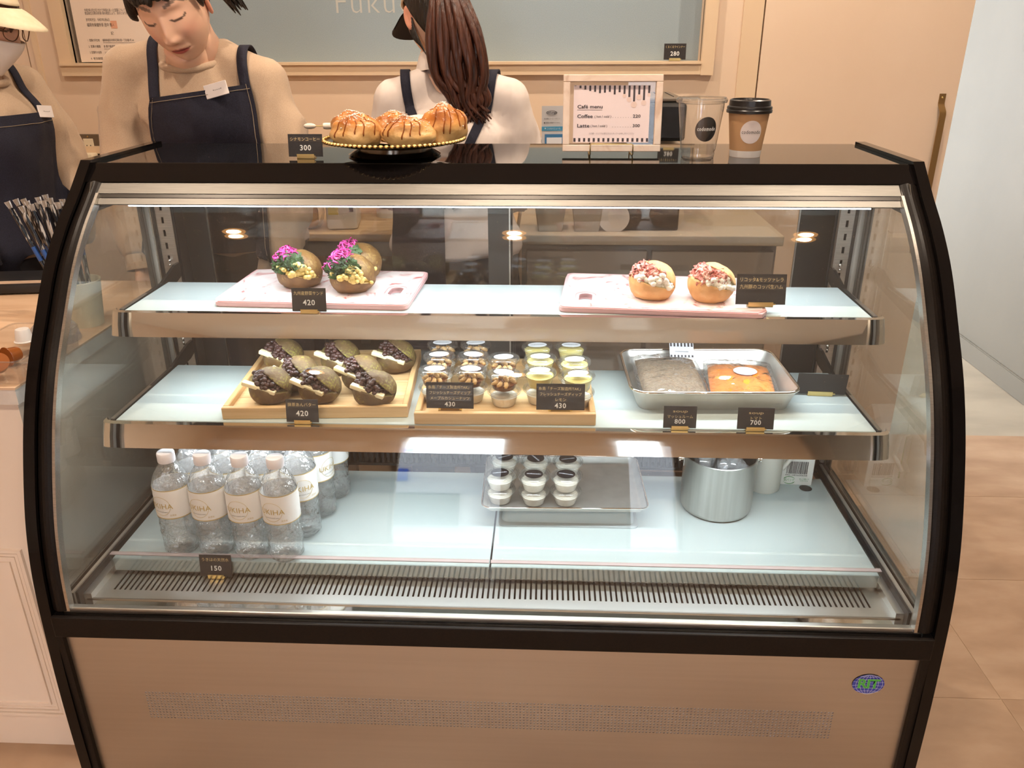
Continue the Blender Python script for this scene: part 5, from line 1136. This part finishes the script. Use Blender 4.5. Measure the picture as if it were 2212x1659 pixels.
def figure(name, label, root, rotz, J, top_mat, trouser_mat, head_mat_opts=None, fold=.011):
    t = thing(name, label, 'person', root, rotz)
    hx = Matrix.Translation(J['head']) @ Euler([radians(a) for a in J['head_rot']]).to_matrix().to_4x4()
    # body: one skin from the fused volumes, then the head with its neck
    b = MB(); ell_loft(b, torso_rings(J, 0))
    for k, s in ((0, -1), (1, 1)):
        P = bend([J['sh'][k], J['el'][k], J['wr'][k]], 6); b.tube(P, lerp_list([.042, .040, .036, .034, .025], len(P)), 12); b.sphere(J['sh'][k], .044, 14, 10); b.tube([Vector(J['sh'][0]).lerp(Vector(J['sh'][1]), .5)+Vector((s*.035, .012, .045)), Vector(J['sh'][k])+Vector((0, 0, -.002))], [.034, .042], 14)
        d = Vector(J['wr'][k])-Vector(J['el'][k]); hand_volume(b, J['wr'][k], d, (0, .3, 1) if abs(d.normalized().z) < .8 else (s, 0, 0), -s)
        hp = Vector(J['hip']); f = Vector((hp.x+s*.09, hp.y-.0, .0)); L = [(hp.x+s*.082, hp.y, hp.z-.02), (hp.x+s*.088, hp.y-.01, .46), (f.x, f.y+.01, .07)]
        P = bend(L, 5); b.tube(P, lerp_list([.082, .07, .056, .05, .036], len(P)), 14); b.sphere((f.x, f.y-.05, .035), (.042, .115, .035), 14, 10)
    nb_ = Vector(J['sh'][0]).lerp(Vector(J['sh'][1]), .5)+Vector((0, 0, .02)); b.tube([nb_, Vector(J['head'])+Vector((0, .01, -.07))], [.052, .046], 16)
    o = b.build('body', M_SKIN, t); remesh(o, .013, 3)
    V, F, Cc = head_geometry(); V = [tuple(hx @ Vector(v)) for v in V]
    me = o.data; v0 = [v.co[:] for v in me.vertices]; f0 = [tuple(p.vertices) for p in me.polygons]; n0 = len(v0)
    m2 = bpy.data.meshes.new('body'); m2.from_pydata(v0+V, [], f0+[tuple(i+n0 for i in f) for f in F]); ca = m2.color_attributes.new('Col', 'FLOAT_COLOR', 'POINT')
    cols = [(*SK, 1)]*n0+[(*c, 1) for c in Cc]
    ca.data.foreach_set('color', [q for c in cols for q in c]); m2.materials.append(M_SKIN); m2.shade_smooth(); o.data = m2
    # top
    b = MB(); R = torso_rings(J, .019); R = R[:-2]+[(*R[-2][:3], R[-2][3]-.006, R[-2][4]-.006)]; ell_loft(b, R)
    for k in (0, 1):
        P = bend([J['sh'][k], J['el'][k], J['wr'][k]], 8); P = P[:-1]; b.tube(P, lerp_list([.056, .062, .064, .058, .048], len(P)), 14); s = (-1, 1)[k]; b.sphere(J['sh'][k], .058, 16, 12); b.tube([Vector(J['sh'][0]).lerp(Vector(J['sh'][1]), .5)+Vector((s*.04, .012, .052)), Vector(J['sh'][0]).lerp(Vector(J['sh'][1]), .5).lerp(Vector(J['sh'][k]), .6)+Vector((0, .006, .022)), Vector(J['sh'][k])], [.044, .052, .057], 16)
    o2 = b.build('top', top_mat, t); remesh(o2, .0095, 9)
    for v in o2.data.vertices:
        p = v.co; f = (1-abs(noise.noise(Vector((p.x*17, p.y*17, p.z*5)))))**4*fold*1.0+noise.noise(Vector((p.x*9+4, p.y*9, p.z*13)))*fold*.9-fold*.35; f *= 1-.8*sm(J['sh'][0][2]-.10, J['sh'][0][2]-.02, p.z); v.co = p+v.normal*f
    # trousers and shoes
    b = MB(); hp = Vector(J['hip'])
    for s in (-1, 1):
        P = bend([(hp.x+s*.078, hp.y, hp.z-.0), (hp.x+s*.088, hp.y-.01, .46), (hp.x+s*.09, hp.y+.01, .08)], 5); b.tube(P, lerp_list([.1, .09, .075, .07, .065], len(P)), 14)
    b.sphere((hp.x, hp.y, hp.z), (.165, .118, .12), 20, 12); o3 = b.build('trousers', trouser_mat, t); remesh(o3, .018, 3)
    for s in (-1, 1): MB().sphere((hp.x+s*.09, hp.y-.052, .04), (.05, .128, .042), 16, 10, lambda v: Vector((v.x, v.y, max(v.z, -.9)))).build('shoe', mat('shoe_black', (.02, .02, .02), .5), t, 179)
    bv = BVHTree.FromPolygons([v.co for v in o2.data.vertices], [tuple(p.vertices) for p in o2.data.polygons])
    return t, bv, hx
def onto(bv, x, z, sgn=1, off=.006, fallback=0):
    h = bv.ray_cast(Vector((x, -1.5*sgn, z)), Vector((0, sgn, 0)))
    return (h[0].y-off*sgn) if h[0] is not None else fallback
def cloth_patch(name, bv, fn, nu, nv, m, parent, sgn=1, off=.007, th=.003, smooth_it=2):
    """fn(u,v) -> (x,z); laid on the clothes in front (sgn 1) or on the back (-1)"""
    g_ = [[fn(i/(nu-1), j/(nv-1)) for i in range(nu)] for j in range(nv)]; Y = [[None]*nu for _ in range(nv)]
    for j in range(nv):
        for i in range(nu):
            h = bv.ray_cast(Vector((g_[j][i][0], -1.5*sgn, g_[j][i][1])), Vector((0, sgn, 0))); Y[j][i] = h[0].y-off*sgn if h[0] is not None else None
    for j in range(nv):
        known = [i for i in range(nu) if Y[j][i] is not None]
        for i in range(nu):
            if Y[j][i] is None: Y[j][i] = Y[j][min(known, key=lambda q: abs(q-i))] if known else (Y[j-1][i] if j else 0)
    for _ in range(smooth_it):
        Z = [r[:] for r in Y]
        for j in range(nv):
            for i in range(nu):
                q = [Z[a][c] for a in (j-1, j, j+1) for c in (i-1, i, i+1) if 0 <= a < nv and 0 <= c < nu]; av = sum(q)/len(q); Y[j][i] = min(av, Z[j][i]) if sgn > 0 else max(av, Z[j][i])
    b = MB(); n = nu*nv; vs = [(g_[j][i][0], Y[j][i], g_[j][i][1]) for j in range(nv) for i in range(nu)]; vs += [(x, y+th*sgn, z) for x, y, z in vs]; fs = []
    for j in range(nv-1):
        for i in range(nu-1): a = j*nu+i; fs += [(a, a+1, a+nu+1, a+nu), (n+a, n+a+nu, n+a+nu+1, n+a+1)]
    ed = [(j*nu, (j+1)*nu) for j in range(nv-1)]+[((j+1)*nu-1, (j+2)*nu-1) for j in range(nv-1)]+[(i, i+1) for i in range(nu-1)]+[((nv-1)*nu+i, (nv-1)*nu+i+1) for i in range(nu-1)]
    fs += [(a, c, n+c, n+a) for a, c in ed]; b.add(vs, fs); o = b.build(name, m, parent, 50)
    return o, (lambda u, v: Vector(vs[min(nv-1, int(round(v*(nv-1))))*nu+min(nu-1, int(round(u*(nu-1))))]))
def strap(bv, parent, x0, z0, x1, yc=0.0, w=.024, sgn=1, end=115, off=.005, n=26, zb=None):
    """ribbon from (x0, z0) on the front (sgn 1) or back (-1) up and over the shoulder at x1"""
    b = MB(); vs = []; fs = []; pts = []
    for i in range(n):
        t = i/(n-1)
        row = []
        for q in (-.5, 0, .5):
            x = x0+(x1-x0)*min(1, t*1.25)+q*w; th = radians(end)*max(0, (t-.0)); c = Vector((x, yc, z0)); d = Vector((0, -cos(th)*sgn, sin(th))); h = bv.ray_cast(c+d*.6, -d)
            row.append((h[0]+d*off) if h[0] is not None else None)
        if any(r is None for r in row): continue
        m = max((r-Vector((r.x, yc, z0))).length for r in row); row = [Vector((r.x, yc, z0))+(r-Vector((r.x, yc, z0))).normalized()*m for r in row]
        pts.append(row)
    for _ in range(3): pts = [[sum((pts[max(0, min(len(pts)-1, i+k))][j] for k in (-1, 0, 1)), Vector())/3 for j in range(3)] if 0 < i < len(pts)-1 else pts[i] for i in range(len(pts))]
    for r in pts: vs += r
    for i in range(len(pts)-1):
        for j in (0, 1): a = i*3+j; fs.append((a, a+1, a+4, a+3))
    b.add(vs, fs); o = b.build('apron_strap', M_DENIM, parent, 60); md = o.modifiers.new('thickness', 'SOLIDIFY'); md.thickness = .003; md.offset = 0; return o
def strap_fn(p0, p1, w):
    d = Vector((p1[0]-p0[0], p1[1]-p0[1])); nn = Vector((-d.y, d.x)).normalized()*w/2
    return lambda u, v: (p0[0]+d.x*v+nn.x*(2*u-1), p0[1]+d.y*v+nn.y*(2*u-1))
M_KNIT = noise_mat('beige_sweatshirt', [srgb(184, 158, 133), srgb(194, 168, 142)], (1, 1, 1), 500, 2, rough=.9, bump=.12, **{'Sheen Weight': .2})
M_SHIRT = noise_mat('white_shirt', [srgb(222, 208, 200), srgb(228, 215, 208)], (1, 1, 1), 30, 2, rough=.75, bump=.03)
M_DENIM = noise_mat('navy_denim', [srgb(24, 24, 38), srgb(34, 34, 52)], (1, 1, 1), 420, 3, rough=.85, bump=.15); M_STITCH = mat('stitching', srgb(150, 134, 112), .8)
M_HAIRB = noise_mat('black_hair', [(.008, .006, .005), (.022, .015, .012)], (160, 160, 14), 1, 3, rough=.38, bump=.4); M_HAIR = noise_mat('brown_hair', [srgb(34, 18, 14), srgb(74, 40, 28), srgb(96, 56, 38)], (120, 120, 8), 1, 3, rough=.36, lo=.25, hi=.75, bump=.5)
M_CAP = noise_mat('cream_cap', [srgb(232, 214, 180), srgb(238, 222, 192)], (1, 1, 1), 60, 2, rough=.8); M_DARKC = mat('dark_cap', srgb(34, 26, 24), .8)
def strand(b, pts, r0, r1, n=7, flat=.55): P = bend(pts, 5); b.tube(P, lerp_list([r0, r0*1.1, r0*.9, r1], len(P)), n, flat=flat)
def scalp(hx, z_front, z_back, sc, m, name, parent, phi_cut=None):
    """shell over the skull above a hairline that falls from front to back"""
    b = MB(); n, k = 40, 18; vs = []; fs = []
    for j in range(k+1):
        for i in range(n):
            ph = 2*pi*i/n; c = cos(ph); zc = z_front+(z_back-z_front)*sm(-.2, 1, -c); th1 = math.acos(max(-1, min(1, zc/.112))); th = th1*j/k; wob = 1+.010*noise.noise(Vector((sin(ph)*5, cos(ph)*5, j*.5)))
            x, y, z = sin(th)*sin(ph)*.071*sc*wob, -sin(th)*cos(ph)*.092*sc*wob, cos(th)*.114*sc*wob
            lo = max(0, -z/.112)
            if y > 0: y *= 1-.44*lo**1.3; y *= 1.06
            vs.append(tuple(hx @ Vector((x, y, z))))
    for j in range(k):
        for i in range(n): fs.append((j*n+i, (j+1)*n+i, (j+1)*n+(i+1) % n, j*n+(i+1) % n))
    b.add(vs, fs); o = b.build(name, m, parent, 179); md = o.modifiers.new('thickness', 'SOLIDIFY'); md.thickness = .004; md.offset = 1; return o
def cap_brim(hx, parent, m, L=.075, z=.045, w=.075, turn=0):
    b = MB(); n, k = 17, 6; vs = []; fs = []
    for s in (0, -.004):
        for j in range(k+1):
            for i in range(n):
                a = (i/(n-1)-.5)*2.1+turn; r = 1+j/k*(L/.09)*max(0.0, cos((i/(n-1)-.5)*2.6))**.6
                vs.append(tuple(hx @ Vector((sin(a)*.076*r, -cos(a)*.094*r, z-.030*(j/k)**1.3-.012*sin((i/(n-1)-.5)*2.1)**2+s))))
    q = (k+1)*n
    for j in range(k):
        for i in range(n-1): a = j*n+i; fs += [(a, a+1, a+n+1, a+n), (q+a, q+a+n, q+a+n+1, q+a+1)]
    fs += [(k*n+i, k*n+i+1, q+k*n+i+1, q+k*n+i) for i in range(n-1)]
    b.add(vs, fs); return b.build('cap_brim', m, parent, 60)
def badge(parent, bv, x, z, w, h, tilt, sgn=1):
    y = onto(bv, x, z, sgn, .030); o = MB().rbox((0, 0, 0), (w, .003, h), .0008, 1).build('name_badge', mat('badge_plastic', srgb(236, 228, 226), .35), parent, None, (x, y, z), (radians(-8), radians(tilt), 0)); text('•~~~•', h*.3, M_INK, o, (.003, -.0018, 0)); return o
# --- woman bending over the case, facing the customer
J1 = dict(hip=(0, .10, .90), sh=[(-.166, -.045, 1.332), (.163, -.035, 1.302)], el=[(-.200, -.07, 1.10), (.205, -.07, 1.08)], wr=[(-.165, -.14, .88), (.17, -.14, .87)], head=(.012, -.135, 1.460), head_rot=(26, -11, 3))
p1, bv1, hx1 = figure('person', 'person in beige sweatshirt and navy apron bending over the case, dark hair tied back', (-.742, 2.08, 0), radians(-2), J1, M_KNIT, mat('dark_trousers', (.03, .03, .04), .8))
w2l = lambda x, z: (x+.742, z)
ap, apf = cloth_patch('apron', bv1, lambda u, v: (-.082-.10*v**.7+u*(.232+.15*v**.7), (1.272+.030*u)*(1-v)+.55*v), 26, 34, M_DENIM, p1, off=.012)
for a, c in (((0, .0), (1, .0)), ((0, .0), (0, 1)), ((1, 0), (1, 1))):
    ins = .02 if a[1] == c[1] else .012
    P = [apf(a[0]+(c[0]-a[0])*k/20, a[1]+(c[1]-a[1])*k/20)+Vector(((.008 if a[0] == 0 and c[0] == 0 else -.008 if a[0] == c[0] else 0), -.0028, -.010 if a[1] == c[1] == 0 else 0)) for k in range(21)]
    MB().tube(P, .0007, 4).build('stitch_line', M_STITCH, ap)
strap(bv1, p1, -.070, 1.268, -.088, -.02); strap(bv1, p1, .138, 1.286, .122, -.02)
badge(p1, bv1, .083, 1.291, .056, .030, -14)
hb = scalp(hx1, .062, -.05, 1.045, M_HAIRB, 'hair', p1)
fr = MB()
for k in range(9):
    a = -.65+k*.15; L = .008+.010*sin(k*2.1); strand(fr, [hx1 @ Vector((sin(a)*.060, -cos(a)*.080, .088)), hx1 @ Vector((sin(a)*.072, -cos(a)*.097, .064)), hx1 @ Vector((sin(a*1.15)*.075, -cos(a*1.15)*.096, .064-L))], .010, .002)
fr.build('fringe', M_HAIRB, p1, 179)
for s in (-1, 1):
    fr = MB()
    for k in range(3): strand(fr, [hx1 @ Vector((s*.066, -.045+.016*k, .06)), hx1 @ Vector((s*.077, -.038+.016*k, .02)), hx1 @ Vector((s*.075, -.030+.014*k, .002+.008*k))], .009, .0018)
    fr.build('side_hair', M_HAIRB, p1, 179)
tl = MB()
for k in range(16):
    a = k*.39; strand(tl, [hx1 @ Vector((.050+.006*cos(a), .085+.006*sin(a), .018)), hx1 @ Vector((.088+.014*cos(a), .092+.014*sin(a), -.004)), hx1 @ Vector((.112+.015*cos(a), .085+.015*sin(a), -.062-.010*sin(k*1.7)))], .0125, .0020)
tl.build('ponytail', M_HAIRB, p1, 179)
scalp(hx1, .078, .03, 1.085, M_CAP, 'cap', p1)
def crew_collar(bv, J, parent, r=.0088):
    c = Vector(J['sh'][0]).lerp(Vector(J['sh'][1]), .5); P = [Vector((c.x+.068*cos(a), c.y-.012+.066*sin(a), c.z+.033+.016*sin(a))) for a in [2*pi*k/36 for k in range(37)]]
    MB().tube(P, r, 10, cap=False).build('collar', M_KNIT, parent, 179)
crew_collar(bv1, J1, p1)
for s, k in ((-1, 0), (1, 1)): e, w = Vector(J1['el'][k]), Vector(J1['wr'][k]); MB().tube([w.lerp(e, .10), w.lerp(e, -.06)], .041, 14, cap=False).build('cuff', M_KNIT, p1, 179)
# --- woman with her back turned
J2 = dict(hip=(0, -.02, .88), sh=[(-.146, -.02, 1.248), (.146, -.02, 1.248)], el=[(-.180, -.09, 1.03), (.180, -.09, 1.03)], wr=[(-.11, -.26, .98), (.11, -.26, .98)], head=(.040, -.075, 1.448), head_rot=(20, 4, 27))
p2, bv2, hx2 = figure('person', 'person in white shirt seen from behind, long brown ponytail and cream cap', (-.155, 2.18, 0), pi, J2, M_SHIRT, MATS['dark_trousers'])
cloth_patch('apron', bv2, lambda u, v: (-.10-.10*v**.7+u*(.20+.20*v**.7), 1.2*(1-v)+.5*v), 20, 26, M_DENIM, p2, off=.012)
strap(bv2, p2, .095, 1.225, .115, -.02, sgn=-1); strap(bv2, p2, -.095, 1.225, -.115, -.02, sgn=-1)
for (q0, q1) in (((.097, 1.238), (-.02, 1.0)), ((-.097, 1.238), (.02, 1.0))): cloth_patch('apron_strap', bv2, strap_fn(q0, q1, .023), 5, 18, M_DENIM, p2, sgn=-1, off=.006)
cloth_patch('apron_skirt', bv2, lambda u, v: (.012+u*.15, 1.02*(1-v)+.55*v), 12, 20, M_DENIM, p2, sgn=-1, off=.010)
scalp(hx2, .05, -.078, 1.05, M_HAIRB, 'hair', p2)
scalp(hx2, .040, .036, 1.10, M_CAP, 'cap', p2); cap_brim(hx2, p2, M_DARKC, .08, .04)
sb_ = MB()
for k in range(9): a = k*.7; strand(sb_, [hx2 @ Vector((.068, -.015+.004*k, .02)), hx2 @ Vector((.072, .002+.004*k, -.045)), hx2 @ Vector((.060, .030+.004*k, -.085-.006*k))], .0022, .0006, 5)
sb_.build('loose_strands', M_HAIRB, p2, 179)
tl = MB(); rh = random.Random(5)
root2 = hx2 @ Vector((-.006, .112, .045))
for k in range(64):
    a = k*2.399; r = sqrt((k+.5)/64); cx, cy_ = cos(a)*r, sin(a)*r
    curl = .012*sin(k*1.3); sp = 1+.25*rh.random()
    P = [root2+Vector((cx*.018, cy_*.016, 0)), root2+Vector((-.012+cx*.040, .055+cy_*.022, -.045)), root2+Vector((-.030+cx*.058*sp, .072+cy_*.026, -.135)), root2+Vector((-.040+cx*.056*sp+curl, .070+cy_*.026, -.215)), root2+Vector((-.052+cx*.040*sp-curl*1.2, .066+cy_*.024, -.272)), root2+Vector((-.066+cx*.034+curl*1.8, .064+cy_*.02, -.305-.028*rh.random()-.012*cx))]
    P = bend(P, 4); tl.tube(P, lerp_list([.008, .0095, .0095, .0085, .007, .0015], len(P)), 6, flat=.6)
tl.build('ponytail', M_HAIR, p2, 179)
MB().lathe([(.022, -.008), (.026, 0), (.022, .008)], 18, cap=False).xf(Matrix.Translation(root2+Vector((-.004, .012, -.006))) @ Matrix.Rotation(radians(50), 4, 'X')).build('hair_tie', M_DARKC, p2, 179)
cw = Vector(J2['sh'][0]).lerp(Vector(J2['sh'][1]), .5); MB().add([(cw.x+.014+(.066+.014*j)*cos(a), cw.y-.022+(.066+.016*j)*sin(a), cw.z+.104-.046*j+.022*sin(a)) for j in (0, 1) for a in [2*pi*k/32 for k in range(32)]], [(k, (k+1) % 32, 32+(k+1) % 32, 32+k) for k in range(32)]).add([(cw.x+.014+.064*cos(a), cw.y-.022+.064*sin(a), cw.z+z+.022*sin(a)) for z in (.104, .02) for a in [2*pi*k/32 for k in range(32)]], [(k, 32+k, 32+(k+1) % 32, (k+1) % 32) for k in range(32)]).build('collar', M_SHIRT, p2, 60)
# --- woman at the left edge, in profile, masked
J3 = dict(hip=(0, .02, .88), sh=[(-.165, -.02, 1.28), (.165, -.02, 1.28)], el=[(-.21, -.05, 1.05), (.21, -.06, 1.05)], wr=[(-.17, -.06, .84), (.17, -.06, .84)], head=(.0, -.075, 1.437), head_rot=(18, 0, 12))
p3, bv3, hx3 = figure('person', 'person at the left edge in cream cap, face mask and navy apron', (-1.372, 2.12, 0), radians(80), J3, M_KNIT, MATS['dark_trousers'])
ap3, _ = cloth_patch('apron', bv3, lambda u, v: (-.125-.06*v**.7+u*(.25+.12*v**.7), 1.225*(1-v)+.5*v), 22, 30, M_DENIM, p3, off=.014)
MB().tube([_(k/20, .02)+Vector((0, -.001, 0)) for k in range(21)], .0007, 4).build('stitch_line', M_STITCH, ap3)
strap(bv3, p3, -.105, 1.225, -.085, .0); strap(bv3, p3, .105, 1.225, .085, .0)
badge(p3, bv3, .085, 1.225, .05, .03, 6)
scalp(hx3, .055, -.06, 1.05, M_HAIR, 'hair', p3)
fr = MB()
for k in range(12): a = -1.1+k*.2; strand(fr, [hx3 @ Vector((sin(a)*.066, -cos(a)*.086, .050)), hx3 @ Vector((sin(a)*.076, -cos(a)*.097, .036)), hx3 @ Vector((sin(a*1.08)*.080, -cos(a*1.08)*.100, .014-.008*sin(k*1.9)))], .010, .002)
fr.build('fringe', M_HAIR, p3, 179)
for s in (-1, 1):
    fr = MB()
    for k in range(4): strand(fr, [hx3 @ Vector((s*.068, -.05+.013*k, .06)), hx3 @ Vector((s*.079, -.044+.013*k, .02)), hx3 @ Vector((s*.077, -.040+.012*k, -.045+.012*k))], .009, .0015)
    fr.build('side_hair', M_HAIR, p3, 179)
scalp(hx3, .058, .030, 1.10, M_CAP, 'cap', p3); cap_brim(hx3, p3, M_CAP, .062, .062)
mk = MB(); vs = []; fs = []; n = 22; k = 14
for j in range(k+1):
    for i in range(n+1):
        ph = (i/n-.5)*2.35; z = -.014-.094*j/k; lo = max(0, -z/.112); x = sin(ph)*.077*(1-.26*lo**1.7)*sqrt(max(.12, 1-(z/.125)**2)); y = -cos(ph)*.098*(1-.10*lo**2)*sqrt(max(.3, 1-(z/.16)**2))-.016*g(ph, .55)*sm(-.10, -.02, z); vs.append(tuple(hx3 @ Vector((x, y, z-.012*(1-cos(ph))))))
for j in range(k):
    for i in range(n): a = j*(n+1)+i; fs.append((a, a+n+1, a+n+2, a+1))
mk.add(vs, fs); o = mk.build('face_mask', mat('mask_white', srgb(238, 232, 230), .8), p3, 179); md = o.modifiers.new('thickness', 'SOLIDIFY'); md.thickness = .0015
gm = mat('spectacle_frame', srgb(96, 62, 40), .3, .4)
for s in (-1, 1):
    MB().tube([hx3 @ Vector((s*.032+.024*cos(a), -.104+.010*abs(cos(a))*(1 if cos(a)*s > 0 else 0), .008+.019*sin(a))) for a in [2*pi*q/24 for q in range(25)]], .0012, 6, cap=False).build('spectacle_rim', gm, p3, 179)
    MB().tube([hx3 @ Vector((s*.056, -.094, .014)), hx3 @ Vector((s*.077, -.04, .014)), hx3 @ Vector((s*.079, .012, .012))], .0013, 6).build('spectacle_arm', gm, p3, 179)
crew_collar(bv3, J3, p3)
